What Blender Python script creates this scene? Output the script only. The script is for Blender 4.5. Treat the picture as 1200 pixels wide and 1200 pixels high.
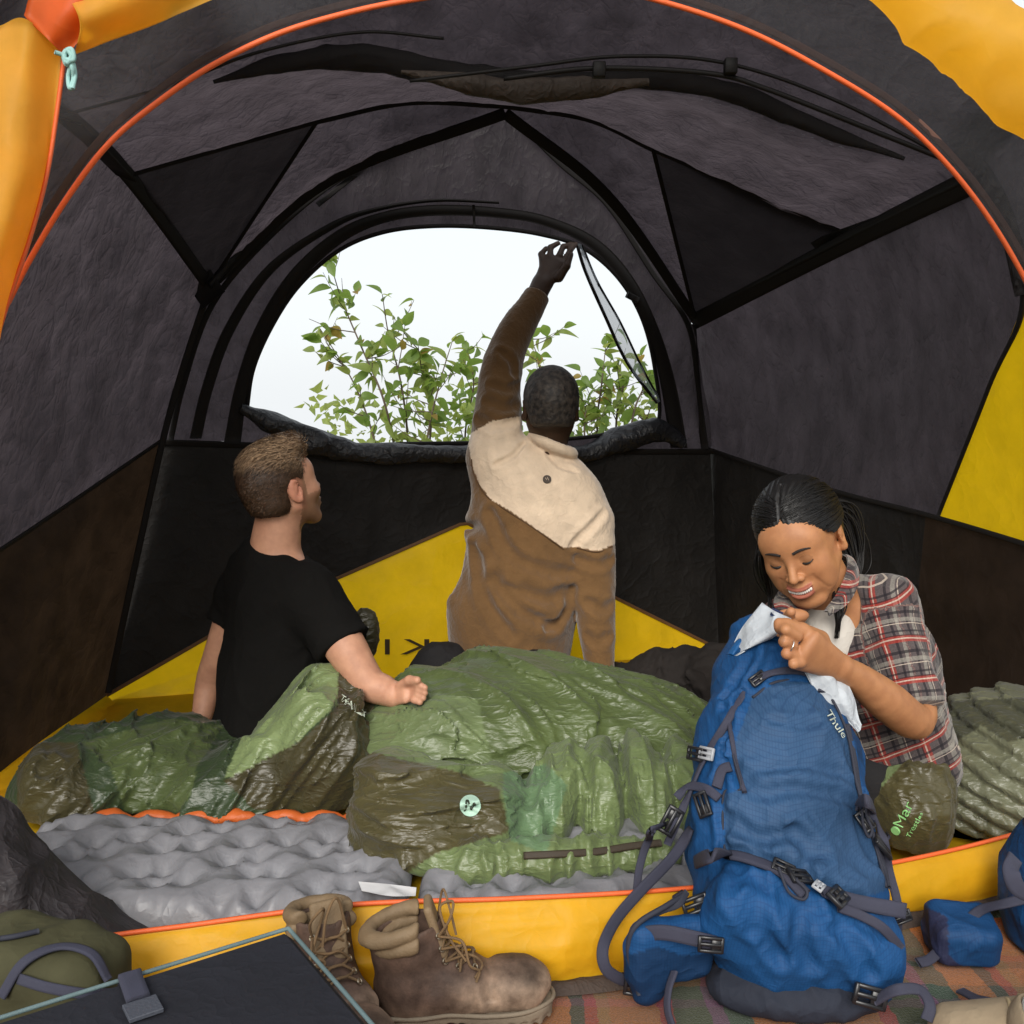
import bpy, math, random
import numpy as np
from mathutils import Vector, Matrix
R = math.radians
random.seed(7); rng = np.random.default_rng(7)
for o in list(bpy.data.objects): bpy.data.objects.remove(o)
scene = bpy.context.scene
COL = scene.collection

# ---------------------------------------------------------------- camera
PITCH = 6.5
CZ = 0.96
FPX = 1200 * 35 / 36
cd = bpy.data.cameras.new('camera'); cd.lens = 35; cd.sensor_width = 36
cd.clip_start = 0.05; cd.clip_end = 3000
cam = bpy.data.objects.new('camera', cd); COL.objects.link(cam)
cam.location = (0, 0, CZ); cam.rotation_euler = (R(90 - PITCH), 0, 0)
scene.camera = cam

# ---------------------------------------------------------------- world, sun, exposure
SUN_EL, SUN_AZ = 33, 190          # azimuth measured clockwise from +Y; the sun stands behind the camera
w = bpy.data.worlds.new('World'); scene.world = w; w.use_nodes = True
nt = w.node_tree; nt.nodes.clear()
sky = nt.nodes.new('ShaderNodeTexSky'); sky.sky_type = 'NISHITA'; sky.sun_disc = False
sky.sun_elevation = R(SUN_EL); sky.sun_rotation = R(SUN_AZ); sky.dust_density = 4
sb = nt.nodes.new('ShaderNodeBackground'); sb.inputs[1].default_value = 0.03
nt.links.new(sky.outputs[0], sb.inputs[0])
cb = nt.nodes.new('ShaderNodeBackground'); cb.inputs[0].default_value = (0.86, 0.89, 0.91, 1); cb.inputs[1].default_value = 1.02
ad = nt.nodes.new('ShaderNodeAddShader'); wo = nt.nodes.new('ShaderNodeOutputWorld')
nt.links.new(sb.outputs[0], ad.inputs[0]); nt.links.new(cb.outputs[0], ad.inputs[1]); nt.links.new(ad.outputs[0], wo.inputs[0])
sd = bpy.data.lights.new('sun', 'SUN'); sd.energy = 3.0; sd.angle = R(28); sd.color = (1, 0.965, 0.91)
sun = bpy.data.objects.new('sun', sd); COL.objects.link(sun)
_az = R(SUN_AZ); _d = Vector((math.sin(_az) * math.cos(R(SUN_EL)), math.cos(_az) * math.cos(R(SUN_EL)), math.sin(R(SUN_EL))))
sun.rotation_euler = _d.to_track_quat('Z', 'Y').to_euler(); sun.location = _d * 20
scene.view_settings.view_transform = 'Standard'; scene.view_settings.look = 'None'
scene.view_settings.exposure = 0.0; scene.view_settings.gamma = 1
scene.render.resolution_x = scene.render.resolution_y = 1024

# ---------------------------------------------------------------- layout helpers
_cp, _sp = math.cos(R(PITCH)), math.sin(R(PITCH))
def ray(px, py):
    x = (px - 600) / FPX; u = (600 - py) / FPX
    return np.array((x, u * _sp + _cp, u * _cp - _sp))
def at(px, py, d):
    """point seen at (px,py) of the photograph, d metres away along the ground"""
    r = ray(px, py); return np.array((0, 0, CZ)) + r * (d / r[1])
def gnd(px, py, z=0.0):
    r = ray(px, py); t = (z - CZ) / r[2]; return np.array((0, 0, CZ)) + r * t

def proj(V):
    q = np.asarray(V, float) - (0, 0, CZ); f = q[:, 1] * _cp - q[:, 2] * _sp; u = q[:, 1] * _sp + q[:, 2] * _cp
    return np.stack([600 + FPX * q[:, 0] / f, 600 - FPX * u / f], 1)
def inpoly(Q, poly):
    x, y = Q[:, 0], Q[:, 1]; r = np.zeros(len(Q), bool); n = len(poly)
    for i in range(n):
        (x1, y1), (x2, y2) = poly[i], poly[(i + 1) % n]
        if y1 == y2: continue
        c = ((y1 > y) != (y2 > y)) & (x < (x2 - x1) * (y - y1) / (y2 - y1) + x1); r ^= c
    return r
# ---------------------------------------------------------------- noise
_perm = rng.permutation(256).astype(np.int32); _perm = np.concatenate([_perm, _perm, _perm])
_grad = rng.normal(size=(256, 3)).astype(np.float32); _grad /= np.linalg.norm(_grad, axis=1)[:, None]
def noise(P):
    P = np.asarray(P, dtype=np.float32); out = np.empty(len(P), np.float32)
    for s in range(0, len(P), 200000):
        p = P[s:s + 200000]; i = np.floor(p).astype(np.int32); f = p - i; i &= 255
        u = f * f * f * (f * (f * 6 - 15) + 10); r = 0
        for dx in (0, 1):
            wx = u[:, 0] if dx else 1 - u[:, 0]; hx = _perm[i[:, 0] + dx]
            for dy in (0, 1):
                wy = u[:, 1] if dy else 1 - u[:, 1]; hy = _perm[hx + i[:, 1] + dy]
                for dz in (0, 1):
                    wz = u[:, 2] if dz else 1 - u[:, 2]; h = _perm[hy + i[:, 2] + dz] & 255
                    g = _grad[h]
                    r = r + wx * wy * wz * (g[:, 0] * (f[:, 0] - dx) + g[:, 1] * (f[:, 1] - dy) + g[:, 2] * (f[:, 2] - dz))
        out[s:s + 200000] = r * 1.6
    return out
def fbm(P, oct=3, gain=.5):
    r = 0; a = 1; P = np.asarray(P, np.float32)
    for k in range(oct): r = r + a * noise(P * (2 ** k) + 17.3 * k); a *= gain
    return r
def ridged(P, pw=2):
    return np.clip(1 - np.abs(noise(P)) * 1.6, 0, 1) ** pw

# ---------------------------------------------------------------- object helpers
def empty(name, loc, label, cat, group=None):
    o = bpy.data.objects.new(name, None); COL.objects.link(o); o.location = [float(v) for v in loc]
    o.empty_display_size = .05
    o['label'] = label; o['category'] = cat
    if group: o['group'] = group
    return o
def tag(o, label, cat, group=None, kind=None):
    if label: o['label'] = label
    if cat: o['category'] = cat
    if group: o['group'] = group
    if kind: o['kind'] = kind
    return o
def wloc(o):
    v = Vector((0, 0, 0))
    while o: v += o.location; o = o.parent
    return v
def mk(name, V, F, mat, parent=None, smooth=True, col=None, uv=None, label=None):
    """one mesh object from world-space vertices"""
    V = np.asarray(V, dtype=np.float64).reshape(-1, 3)
    me = bpy.data.meshes.new(name)
    off = np.array(wloc(parent)) if parent else V.mean(0) * 0
    base = np.array((0., 0., 0.))
    if parent is None:
        base = np.array((V[:, 0].mean(), V[:, 1].mean(), V[:, 2].min())); off = base
    me.from_pydata((V - off).tolist(), [], F if isinstance(F, list) else F.tolist())
    me.validate(); me.update()
    if smooth: me.shade_smooth()
    if mat: me.materials.append(mat)
    if col is not None:
        a = me.color_attributes.new('col', 'FLOAT_COLOR', 'POINT')
        c = np.ones((len(V), 4), np.float32); c[:, :col.shape[1]] = col
        a.data.foreach_set('color', c.ravel())
    if uv is not None:
        a = me.attributes.new('cloth', 'FLOAT_VECTOR', 'POINT')
        c = np.zeros((len(V), 3), np.float32); c[:, :uv.shape[1]] = uv
        a.data.foreach_set('vector', c.ravel())
    o = bpy.data.objects.new(name, me); COL.objects.link(o)
    if parent: o.parent = parent
    else: o.location = base.tolist()
    if label: o['label'] = label
    return o
def crv(pts, n, closed=False):
    """Catmull-Rom resampling to n points"""
    P = np.array(pts, float); m = len(P)
    if m == 2 and not closed: return P[0] + (P[1] - P[0]) * np.linspace(0, 1, n)[:, None]
    if closed:
        t = np.arange(n) / n * m; i = np.floor(t).astype(int); f = (t - i)[:, None]
        g = lambda k: P[(i + k) % m]
    else:
        t = np.linspace(0, m - 1, n); i = np.minimum(np.floor(t).astype(int), m - 2); f = (t - i)[:, None]
        E = np.vstack([2 * P[0] - P[1], P, 2 * P[-1] - P[-2]]); g = lambda k: E[i + 1 + k]
    a, b, c, d = g(-1), g(0), g(1), g(2)
    return .5 * ((2 * b) + (-a + c) * f + (2 * a - 5 * b + 4 * c - d) * f ** 2 + (-a + 3 * b - 3 * c + d) * f ** 3)
def gridfaces(nu, nv, cu=False, cv=False):
    F = []
    for i in range(nu if cu else nu - 1):
        for j in range(nv if cv else nv - 1):
            a = i * nv + j; b = ((i + 1) % nu) * nv + j; c = ((i + 1) % nu) * nv + (j + 1) % nv; d = i * nv + (j + 1) % nv
            F.append((a, b, c, d))
    return F
def lin(pts, n):
    P = np.array(pts, float); t = np.linspace(0, len(P) - 1, n); i = np.minimum(t.astype(int), len(P) - 2); f = (t - i)[:, None]
    return P[i] * (1 - f) + P[i + 1] * f
def gridnorm(G):
    du = np.gradient(G, axis=0); dv = np.gradient(G, axis=1); N = np.cross(du, dv)
    return N / (np.linalg.norm(N, axis=2)[..., None] + 1e-9)
def sheet(name, rows, mat, parent, nu=40, nv=40, disp=None, straight=False, thick=0.0, label=None, closed=False):
    """interpolated fabric panel through rows of points; disp(P) pushes it along its normal"""
    n = max(len(r) for r in rows)
    f = lin if straight else crv
    A = np.array([f(r, nv) if not closed else crv(r, nv, True) for r in rows])
    G = np.array([(f(A[:, j], nu)) for j in range(nv)]).transpose(1, 0, 2)
    if disp is not None:
        N = gridnorm(G); fu = np.clip(np.minimum(np.arange(nu), nu - 1 - np.arange(nu)) / (nu * .08), 0, 1); fv = np.ones(nv) if closed else np.clip(np.minimum(np.arange(nv), nv - 1 - np.arange(nv)) / (nv * .06), 0, 1)
        G = G + N * disp(G.reshape(-1, 3)).reshape(nu, nv, 1) * (fu[:, None] * fv[None])[..., None]
    V = G.reshape(-1, 3); F = gridfaces(nu, nv, cv=closed)
    if thick:
        N = gridnorm(G).reshape(-1, 3); m = len(V); V = np.vstack([V, V - N * thick])
        F2 = [tuple(m + k for k in reversed(q)) for q in F]; E = []
        def side(idx):
            for a, b in zip(idx[:-1], idx[1:]): E.append((b, a, m + a, m + b))
        side([j for j in range(nv)]); side([(nu - 1) * nv + j for j in range(nv)][::-1])
        if not closed: side([i * nv for i in range(nu)][::-1]); side([i * nv + nv - 1 for i in range(nu)])
        F = F + F2 + E
    return mk(name, V, F, mat, parent, label=label)
def frames(P):
    P = np.array(P, float); T = np.gradient(P, axis=0); T /= np.linalg.norm(T, axis=1)[:, None] + 1e-9
    ref = np.array((0, 0, 1.)) if abs(T[0][2]) < .9 else np.array((1., 0, 0)); out = []
    n = np.cross(T[0], ref); n /= np.linalg.norm(n)
    for t in T:
        n = n - t * np.dot(n, t); n /= np.linalg.norm(n) + 1e-9; out.append((n, np.cross(t, n)))
    return T, out
def tubeVF(P, r, k=8, cap=True):
    P = np.array(P, float); T, fr = frames(P); m = len(P); r = np.broadcast_to(r, (m,)); V = []
    for i in range(m):
        for j in range(k):
            a = 2 * math.pi * j / k; V.append(P[i] + r[i] * (math.cos(a) * fr[i][0] + math.sin(a) * fr[i][1]))
    F = gridfaces(m, k, cv=True)
    if cap: F.append(tuple(range(k))[::-1]); F.append(tuple((m - 1) * k + j for j in range(k)))
    return V, F
def tube(name, pts, r, mat, parent=None, n=None, k=8, label=None):
    P = crv(pts, n) if n else np.array(pts, float)
    if np.ndim(r) and n: r = np.interp(np.linspace(0, 1, n), np.linspace(0, 1, len(r)), r)
    V, F = tubeVF(P, r, k); return mk(name, V, F, mat, parent, label=label)
def ribVF(P, wdt, th, nrm):
    """flat webbing along P; nrm = surface normals; slightly rounded edges"""
    P = np.array(P, float); T = np.gradient(P, axis=0); T /= np.linalg.norm(T, axis=1)[:, None] + 1e-9
    nrm = np.broadcast_to(nrm, P.shape); S = np.cross(T, nrm); S /= np.linalg.norm(S, axis=1)[:, None] + 1e-9
    N = np.cross(S, T); wdt = np.broadcast_to(wdt, (len(P),))[:, None] / 2; V = []
    prof = [(-1, -.5), (-.93, .5), (-.5, .62), (.5, .62), (.93, .5), (1, -.5), (.93, -1), (-.93, -1)]
    V = np.stack([P + S * wdt * a + N * th * b for a, b in prof], 1).reshape(-1, 3)
    F = gridfaces(len(P), 8, cv=True); F.append(tuple(range(8))[::-1]); F.append(tuple((len(P) - 1) * 8 + j for j in range(8)))
    return V, F
def join(parts):
    V = []; F = []; o = 0
    for v, f in parts:
        v = np.asarray(v); V.append(v); F += [tuple(i + o for i in q) for q in f]; o += len(v)
    return np.vstack(V), F
def boxVF(c, sx, sy, sz, X=(1, 0, 0), Y=(0, 1, 0), Z=(0, 0, 1), bev=.15):
    """box with bevelled edges, half sizes sx sy sz"""
    X, Y, Z = [np.array(v, float) / np.linalg.norm(v) for v in (X, Y, Z)]; b = bev * min(sx, sy, sz); V = []; F = []
    import itertools
    idx = {}
    for s in itertools.product((-1, 1), repeat=3):
        for ax in range(3):
            q = [s[0] * (sx - b), s[1] * (sy - b), s[2] * (sz - b)]; q[ax] = s[ax] * (sx, sy, sz)[ax]
            idx[(s, ax)] = len(V); V.append(np.array(c) + X * q[0] + Y * q[1] + Z * q[2])
    for s in itertools.product((-1, 1), repeat=3): F.append([idx[(s, 0)], idx[(s, 1)], idx[(s, 2)]])
    for ax in range(3):
        o1, o2 = [a for a in range(3) if a != ax]
        for sg in (-1, 1):
            q = []
            for a, b_ in ((-1, -1), (1, -1), (1, 1), (-1, 1)):
                s = [0, 0, 0]; s[ax] = sg; s[o1] = a; s[o2] = b_; q.append(idx[(tuple(s), ax)])
            F.append(q)
        for a in (-1, 1):
            for b_ in (-1, 1):
                s1 = [0, 0, 0]; s2 = [0, 0, 0]; s1[ax] = -1; s2[ax] = 1; s1[o1] = s2[o1] = a; s1[o2] = s2[o2] = b_
                s1, s2 = tuple(s1), tuple(s2); F.append([idx[(s1, o1)], idx[(s2, o1)], idx[(s2, o2)], idx[(s1, o2)]])
    V = np.array(V); cc = np.array(c, float); G = []
    for q in F:
        p = V[q]; n = np.cross(p[1] - p[0], p[2] - p[0])
        G.append(tuple(q) if np.dot(n, p.mean(0) - cc) > 0 else tuple(q[::-1]))
    return V, G
def textVF(s, size, mirror=False):
    cu = bpy.data.curves.new('t', 'FONT'); cu.body = s; cu.size = size; cu.resolution_u = 3; cu.align_x = 'LEFT'
    o = bpy.data.objects.new('t', cu); COL.objects.link(o); dg = bpy.context.evaluated_depsgraph_get()
    me = o.evaluated_get(dg).to_mesh(); V = np.array([v.co[:] for v in me.vertices]); F = [tuple(p.vertices) for p in me.polygons]
    o.to_mesh_clear(); bpy.data.objects.remove(o); bpy.data.curves.remove(cu)
    if mirror: V[:, 0] *= -1; F = [q[::-1] for q in F]
    return V, F

# ---------------------------------------------------------------- signed distance modelling
def smin(a, b, k):
    h = np.clip(.5 + .5 * (b - a) / k, 0, 1); return b + (a - b) * h - k * h * (1 - h)
def smax(a, b, k): return -smin(-a, -b, k)
def sph(P, c, r): return np.linalg.norm(P - np.asarray(c, np.float32), axis=1) - r
def ell(P, c, r, M=None):
    q = P - np.asarray(c, np.float32)
    if M is not None: q = q @ np.asarray(M, np.float32)      # columns of M = local axes
    r = np.asarray(r, np.float32); a = np.linalg.norm(q / r, axis=1); b = np.linalg.norm(q / (r * r), axis=1)
    return a * (a - 1) / np.maximum(b, 1e-6)
def rc(P, a, b, ra, rb):
    a = np.asarray(a, np.float32); ba = np.asarray(b, np.float32) - a; pa = P - a
    h = np.clip(pa @ ba / max(ba @ ba, 1e-9), 0, 1)
    return np.linalg.norm(pa - h[:, None] * ba, axis=1) - (ra + (rb - ra) * h)
def ec(P, a, b, r1, r2, side):
    """tapered limb with elliptic section: r=(along side, across)"""
    a = np.asarray(a, np.float32); ba = np.asarray(b, np.float32) - a; L = np.linalg.norm(ba); ax = ba / L
    s = np.asarray(side, np.float32); s = s - ax * (s @ ax); s /= np.linalg.norm(s); t = np.cross(ax, s)
    pa = P - a; z = pa @ ax; h = np.clip(z / L, 0, 1); q = z - h * L
    ru = r1[0] + (r2[0] - r1[0]) * h; rv = r1[1] + (r2[1] - r1[1]) * h; m = np.minimum(ru, rv)
    k = np.sqrt(((pa @ s) / ru) ** 2 + ((pa @ t) / rv) ** 2 + (q / m) ** 2)
    return (k - 1) * m
def chain(P, pts, rad, k=.01):
    d = None
    for i in range(len(pts) - 1):
        e = rc(P, pts[i], pts[i + 1], rad[i], rad[i + 1]); d = e if d is None else smin(d, e, k)
    return d
def limb(P, pts, rad, n=11):
    Q = crv(pts, n); r = crv(np.array(rad, float)[:, None] * np.ones(3), n)[:, 0]; d = None
    for i in range(n - 1):
        e = rc(P, Q[i], Q[i + 1], r[i], r[i + 1]); d = e if d is None else np.minimum(d, e)
    return d
def bx(P, c, hs, r, M=None):
    q = P - np.asarray(c, np.float32)
    if M is not None: q = q @ np.asarray(M, np.float32)
    q = np.abs(q) - (np.asarray(hs, np.float32) - r)
    return np.linalg.norm(np.maximum(q, 0), axis=1) + np.minimum(q.max(1), 0) - r
def basis(f, u):
    """columns right, forward, up"""
    f = np.array(f, float); f /= np.linalg.norm(f); u = np.array(u, float); r = np.cross(f, u); r /= np.linalg.norm(r); u = np.cross(r, f)
    return np.stack([r, f, u], 1)
def smesh(f, lo, hi, h, s=6):
    """surface nets over the zero set of f, evaluated only near the surface"""
    lo = np.array(lo, float); n = (np.ceil((np.array(hi) - lo) / h / s).astype(int) + 1); N = n * s
    g = np.stack(np.meshgrid(*[np.arange(k) for k in n], indexing='ij'), -1).reshape(-1, 3)
    C = (lo + (g + .5) * s * h).astype(np.float32); dc = f(C).astype(np.float32)
    near = np.abs(dc) < s * h * 1.7
    D = np.repeat(np.repeat(np.repeat(dc.reshape(n), s, 0), s, 1), s, 2)
    b = g[near]; l = np.stack(np.meshgrid(*[np.arange(s)] * 3, indexing='ij'), -1).reshape(-1, 3)
    I = (b[:, None] * s + l[None]).reshape(-1, 3); P = (lo + I * h).astype(np.float32); v = np.empty(len(P), np.float32)
    for k in range(0, len(P), 150000): v[k:k + 150000] = f(P[k:k + 150000])
    D[I[:, 0], I[:, 1], I[:, 2]] = v
    D[D == 0] = 1e-7
    S = D < 0
    c = [(x, y, z) for x in (0, 1) for y in (0, 1) for z in (0, 1)]
    sl = lambda A, o: A[o[0]:A.shape[0] - 1 + o[0], o[1]:A.shape[1] - 1 + o[1], o[2]:A.shape[2] - 1 + o[2]]
    cnt = sum(sl(S, o).astype(np.int8) for o in c); act = (cnt > 0) & (cnt < 8); idx = np.argwhere(act)
    cv = np.stack([D[idx[:, 0] + o[0], idx[:, 1] + o[1], idx[:, 2] + o[2]] for o in c], 1)
    acc = np.zeros((len(idx), 3)); m = np.zeros(len(idx)); ca = np.array(c)
    for i in range(8):
        for j in range(i + 1, 8):
            if abs(ca[i] - ca[j]).sum() != 1: continue
            x = (cv[:, i] < 0) != (cv[:, j] < 0); t = cv[:, i] / np.where(x, cv[:, i] - cv[:, j], 1)
            acc += np.where(x[:, None], ca[i] + t[:, None] * (ca[j] - ca[i]), 0); m += x
    V = lo + (idx + acc / m[:, None]) * h
    vid = np.full(D.shape, -1, np.int32); vid[idx[:, 0], idx[:, 1], idx[:, 2]] = np.arange(len(idx))
    F = []
    for ax in range(3):
        o = [0, 0, 0]; o[ax] = 1
        A = S[:S.shape[0] - o[0], :S.shape[1] - o[1], :S.shape[2] - o[2]]; B = S[o[0]:, o[1]:, o[2]:]
        e = np.argwhere(A != B); e = e[(e > 0).all(1)]; ina = S[e[:, 0], e[:, 1], e[:, 2]]
        u = np.zeros(3, int); w_ = np.zeros(3, int); u[(ax + 1) % 3] = 1; w_[(ax + 2) % 3] = 1
        g4 = [vid[tuple((e - k).T)] for k in (0 * u, u, u + w_, w_)]
        q = np.stack(g4, 1); q[~ina] = q[~ina][:, ::-1]; F.append(q[(q >= 0).all(1)])
    F = np.vstack(F)
    return V, F
def trace(f, px, py, t0=.8, t1=5, off=0.0):
    """where the ray through (px,py) meets the surface of f; off lifts it along the normal. returns point, normal"""
    r = ray(px, py); r = r / np.linalg.norm(r); o = np.array((0, 0, CZ)); t = t0
    for _ in range(220):
        p = o + r * t; d = float(f(p[None].astype(np.float32))[0])
        if d < .0006 or t > t1: break
        t += max(d * .7, .0006)
    e = .003; Q = np.array([p + v for v in np.vstack([np.eye(3) * e, -np.eye(3) * e])], np.float32); g = f(Q); n = g[:3] - g[3:]
    n = n / (np.linalg.norm(n) + 1e-9)
    return p + n * off, n
def mtrace(f, pts, off=0., **k):
    r = [trace(f, x, y, off=off, **k) for x, y in pts]
    return np.array([a for a, b in r]), np.array([b for a, b in r])

# ---------------------------------------------------------------- materials
MATS = {}
class NB:
    def __init__(s, name):
        s.m = bpy.data.materials.new(name); s.m.use_nodes = True; s.t = s.m.node_tree; s.t.nodes.clear(); s.out = s.t.nodes.new('ShaderNodeOutputMaterial')
    def n(s, ty, inp=None, **kw):
        x = s.t.nodes.new('ShaderNode' + ty)
        for k, v in kw.items(): setattr(x, k, v)
        for k, v in (inp or {}).items():
            if isinstance(v, bpy.types.NodeSocket): s.t.links.new(v, x.inputs[k])
            else: x.inputs[k].default_value = v
        return x
    def math(s, op, a, b=0, c=None):
        x = s.n('Math', {0: a, 1: b}, operation=op)
        if c is not None:
            if isinstance(c, bpy.types.NodeSocket): s.t.links.new(c, x.inputs[2])
            else: x.inputs[2].default_value = c
        return x.outputs[0]
    def mix(s, f, a, b, bt='MIX'):
        x = s.n('Mix', {0: f, 6: a, 7: b}, data_type='RGBA', blend_type=bt); return x.outputs[2]
    def ramp(s, f, stops):
        x = s.n('ValToRGB', {0: f}); e = x.color_ramp.elements
        while len(e) < len(stops): e.new(.5)
        for i, (p, c) in enumerate(stops): e[i].position = p; e[i].color = c if len(c) == 4 else (*c, 1)
        return x.outputs[0]
def c4(c): return (*c, 1)
def fabric(name, color, rough=.75, transl=0, var=.25, crinkle=None, bump=.3, weave=900, sheen=0, spec=.3, attr=False, grid=None, color2=None, fibre=0, trc=None, alpha=None, aniso=(1, 1, 1), warm=None, coat=0, metal=0):
    b = NB(name); tc = b.n('TexCoord').outputs['Object']; mp = b.n('Mapping', {0: tc, 3: aniso}).outputs[0]
    base = b.n('Attribute', attribute_name='col').outputs[0] if attr else c4(color)
    n1 = b.n('TexNoise', {0: mp, 'Scale': 9, 'Detail': 5, 'Roughness': .6}).outputs[0]
    f = b.ramp(n1, [(.3, (1 - var,) * 3), (.7, (1 + var * .5,) * 3)])
    colr = b.mix(1.0, base, f, 'MULTIPLY')
    if color2: colr = b.mix(b.ramp(b.n('TexNoise', {0: mp, 'Scale': 4, 'Detail': 3}).outputs[0], [(.42, (0, 0, 0)), (.6, (1, 1, 1))]), colr, c4(color2))
    h = b.n('TexNoise', {0: tc, 'Scale': weave, 'Detail': 1}).outputs[0]
    if grid:
        br = b.n('TexBrick', {0: b.n('Attribute', attribute_name='cloth').outputs['Vector'], 'Scale': 1, 'Mortar Size': .0005, 'Brick Width': grid, 'Row Height': grid}); br.offset = 0
        br.inputs['Color1'].default_value = br.inputs['Color2'].default_value = (1, 1, 1, 1); br.inputs['Mortar'].default_value = (0.62, .68, .76, 1)
        colr = b.mix(.7, colr, br.outputs[0], 'MULTIPLY')
    bp = b.n('Bump', {'Height': h, 'Strength': bump * .35, 'Distance': .0006}).outputs[0]
    if crinkle:
        tot = None                                  # thin crease lines: ridges along the zero lines of several noises
        for sc_, am, wd_ in ((.35, 1.0, 9.), (.9, .6, 7.), (2.1, .22, 5.)):
            nn = b.n('TexNoise', {0: mp, 'Scale': crinkle * sc_, 'Detail': 2.5, 'Roughness': .5, 'Distortion': .35}).outputs[0]
            e = b.math('MULTIPLY', b.math('ABSOLUTE', b.math('SUBTRACT', nn, .5)), wd_); e = b.math('MAXIMUM', b.math('SUBTRACT', 1.0, e), 0.0); e = b.math('MULTIPLY', b.math('MULTIPLY', e, e), am)
            tot = e if tot is None else b.math('ADD', tot, e)
        bp = b.n('Bump', {'Height': tot, 'Strength': min(1, bump), 'Distance': .0045, 'Normal': bp}).outputs[0]
    p = b.n('BsdfPrincipled', {'Base Color': colr, 'Roughness': rough, 'Normal': bp, 'Specular IOR Level': spec, 'Sheen Weight': sheen, 'Coat Weight': coat, 'Coat Roughness': .3, 'Metallic': metal})
    sh = p.outputs[0]
    if transl:
        tcol = colr if trc is None else b.mix(1.0, c4(trc), f, 'MULTIPLY')
        t = b.n('BsdfTranslucent', {'Color': tcol, 'Normal': bp}).outputs[0]
        sh = b.n('MixShader', {0: transl, 1: sh, 2: t}).outputs[0]
    if alpha is not None:
        sh = b.n('MixShader', {0: alpha, 1: b.n('BsdfTransparent').outputs[0], 2: sh}).outputs[0]
    b.t.links.new(sh, b.out.inputs[0]); MATS[name] = b.m; return b.m
def plain(name, color, rough=.5, metal=0, spec=.5, bump=0, bs=200, var=0):
    b = NB(name); p = b.n('BsdfPrincipled', {'Roughness': rough, 'Metallic': metal, 'Specular IOR Level': spec}); tc = b.n('TexCoord').outputs['Object']
    n1 = b.n('TexNoise', {0: tc, 'Scale': 14, 'Detail': 6}).outputs[0]
    b.t.links.new(b.mix(1.0, c4(color), b.ramp(n1, [(.3, (1 - var,) * 3), (.7, (1 + var * .5,) * 3)]), 'MULTIPLY'), p.inputs['Base Color'])
    if bump: b.t.links.new(b.n('Bump', {'Height': b.n('TexNoise', {0: tc, 'Scale': bs, 'Detail': 4}).outputs[0], 'Strength': bump, 'Distance': .002}).outputs[0], p.inputs['Normal'])
    b.t.links.new(p.outputs[0], b.out.inputs[0]); MATS[name] = b.m; return b.m
# ================================================================ fabrics
GREY = fabric('tent_grey_mesh', (.026, .022, .0225), .60, .5, .35, 24, .9, trc=(.092, .074, .083), spec=.4, aniso=(1.3, 1.3, .7))
DARK = fabric('tent_black_fabric', (.013, .0115, .0105), .7, .15, .3, 20, .5, trc=(.02, .017, .015), spec=.25)
BROWN = fabric('tent_fly_glow_brown', (.019, .012, .009), .7, .5, .4, 14, .45, trc=(.036, .021, .012), spec=.25)  # brown stands for the fly glowing through dark fabric, put into the colour
TAUPE = fabric('tent_taupe_mesh', (.05, .04, .033), .7, .6, .25, 18, .5, trc=(.13, .10, .075), spec=.25)
YEL = fabric('tent_yellow_nylon', (.90, .55, .02), .48, .5, .12, 10, .35, trc=(1., .63, .004), spec=.4)
YFLY = fabric('fly_yellow_nylon', (.98, .60, .10), .55, .72, .10, 5, .45, trc=(1., .70, .14), spec=.4)
ORFLY = fabric('fly_orange_nylon', (.80, .16, .02), .5, .5, .15, 7, .4, trc=(.95, .22, .03), spec=.4)
SEAM = plain('seam_tape', (.012, .0105, .010), .7, spec=.2)
POLE = plain('pole_sleeve', (.009, .008, .008), .6, spec=.25, bump=.3)
ORZIP = plain('orange_piping', (.78, .13, .03), .5, bump=.4, bs=500)
MESHF = fabric('door_mesh', (.045, .045, .05), .6, .5, .2, 26, .4, trc=(.16, .16, .17), alpha=.60)
CORD = plain('teal_cord', (.32, .55, .52), .6, bump=.5, bs=900)

# ================================================================ ground outside
def gz(x, y):
    r = max(0, y - 5.2); side = max(0, abs(x) - 6) * .05
    return -0.012 - .30 * r * (r / (r + 2.0)) - side
gx = np.concatenate([-np.geomspace(400, 5, 26), np.linspace(-4.4, 4.4, 23), np.geomspace(5, 400, 26)])
gy = np.concatenate([-np.geomspace(300, 2, 20), np.linspace(-1.4, 9, 36), np.geomspace(9.6, 700, 34)])
V = [(x, y, gz(x, y) + (.02 * math.sin(3 * x + y) * math.cos(2 * y) if y > 4.6 or y < -.6 else 0)) for x in gx for y in gy]
b = NB('hill_grass'); tc = b.n('TexCoord').outputs['Object']
col = b.ramp(b.n('TexNoise', {0: tc, 'Scale': 1.6, 'Detail': 8}).outputs[0], [(.35, (.035, .045, .018)), (.6, (.075, .08, .04))])
pr = b.n('BsdfPrincipled', {'Base Color': col, 'Roughness': .95, 'Normal': b.n('Bump', {'Height': b.n('TexNoise', {0: tc, 'Scale': 60, 'Detail': 6}).outputs[0], 'Strength': .8, 'Distance': .03}).outputs[0]})
b.t.links.new(pr.outputs[0], b.out.inputs[0])
g = mk('ground', V, gridfaces(len(gx), len(gy)), b.m); g['kind'] = 'structure'; g['label'] = 'grassy hillside falling away behind the tent'

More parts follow.
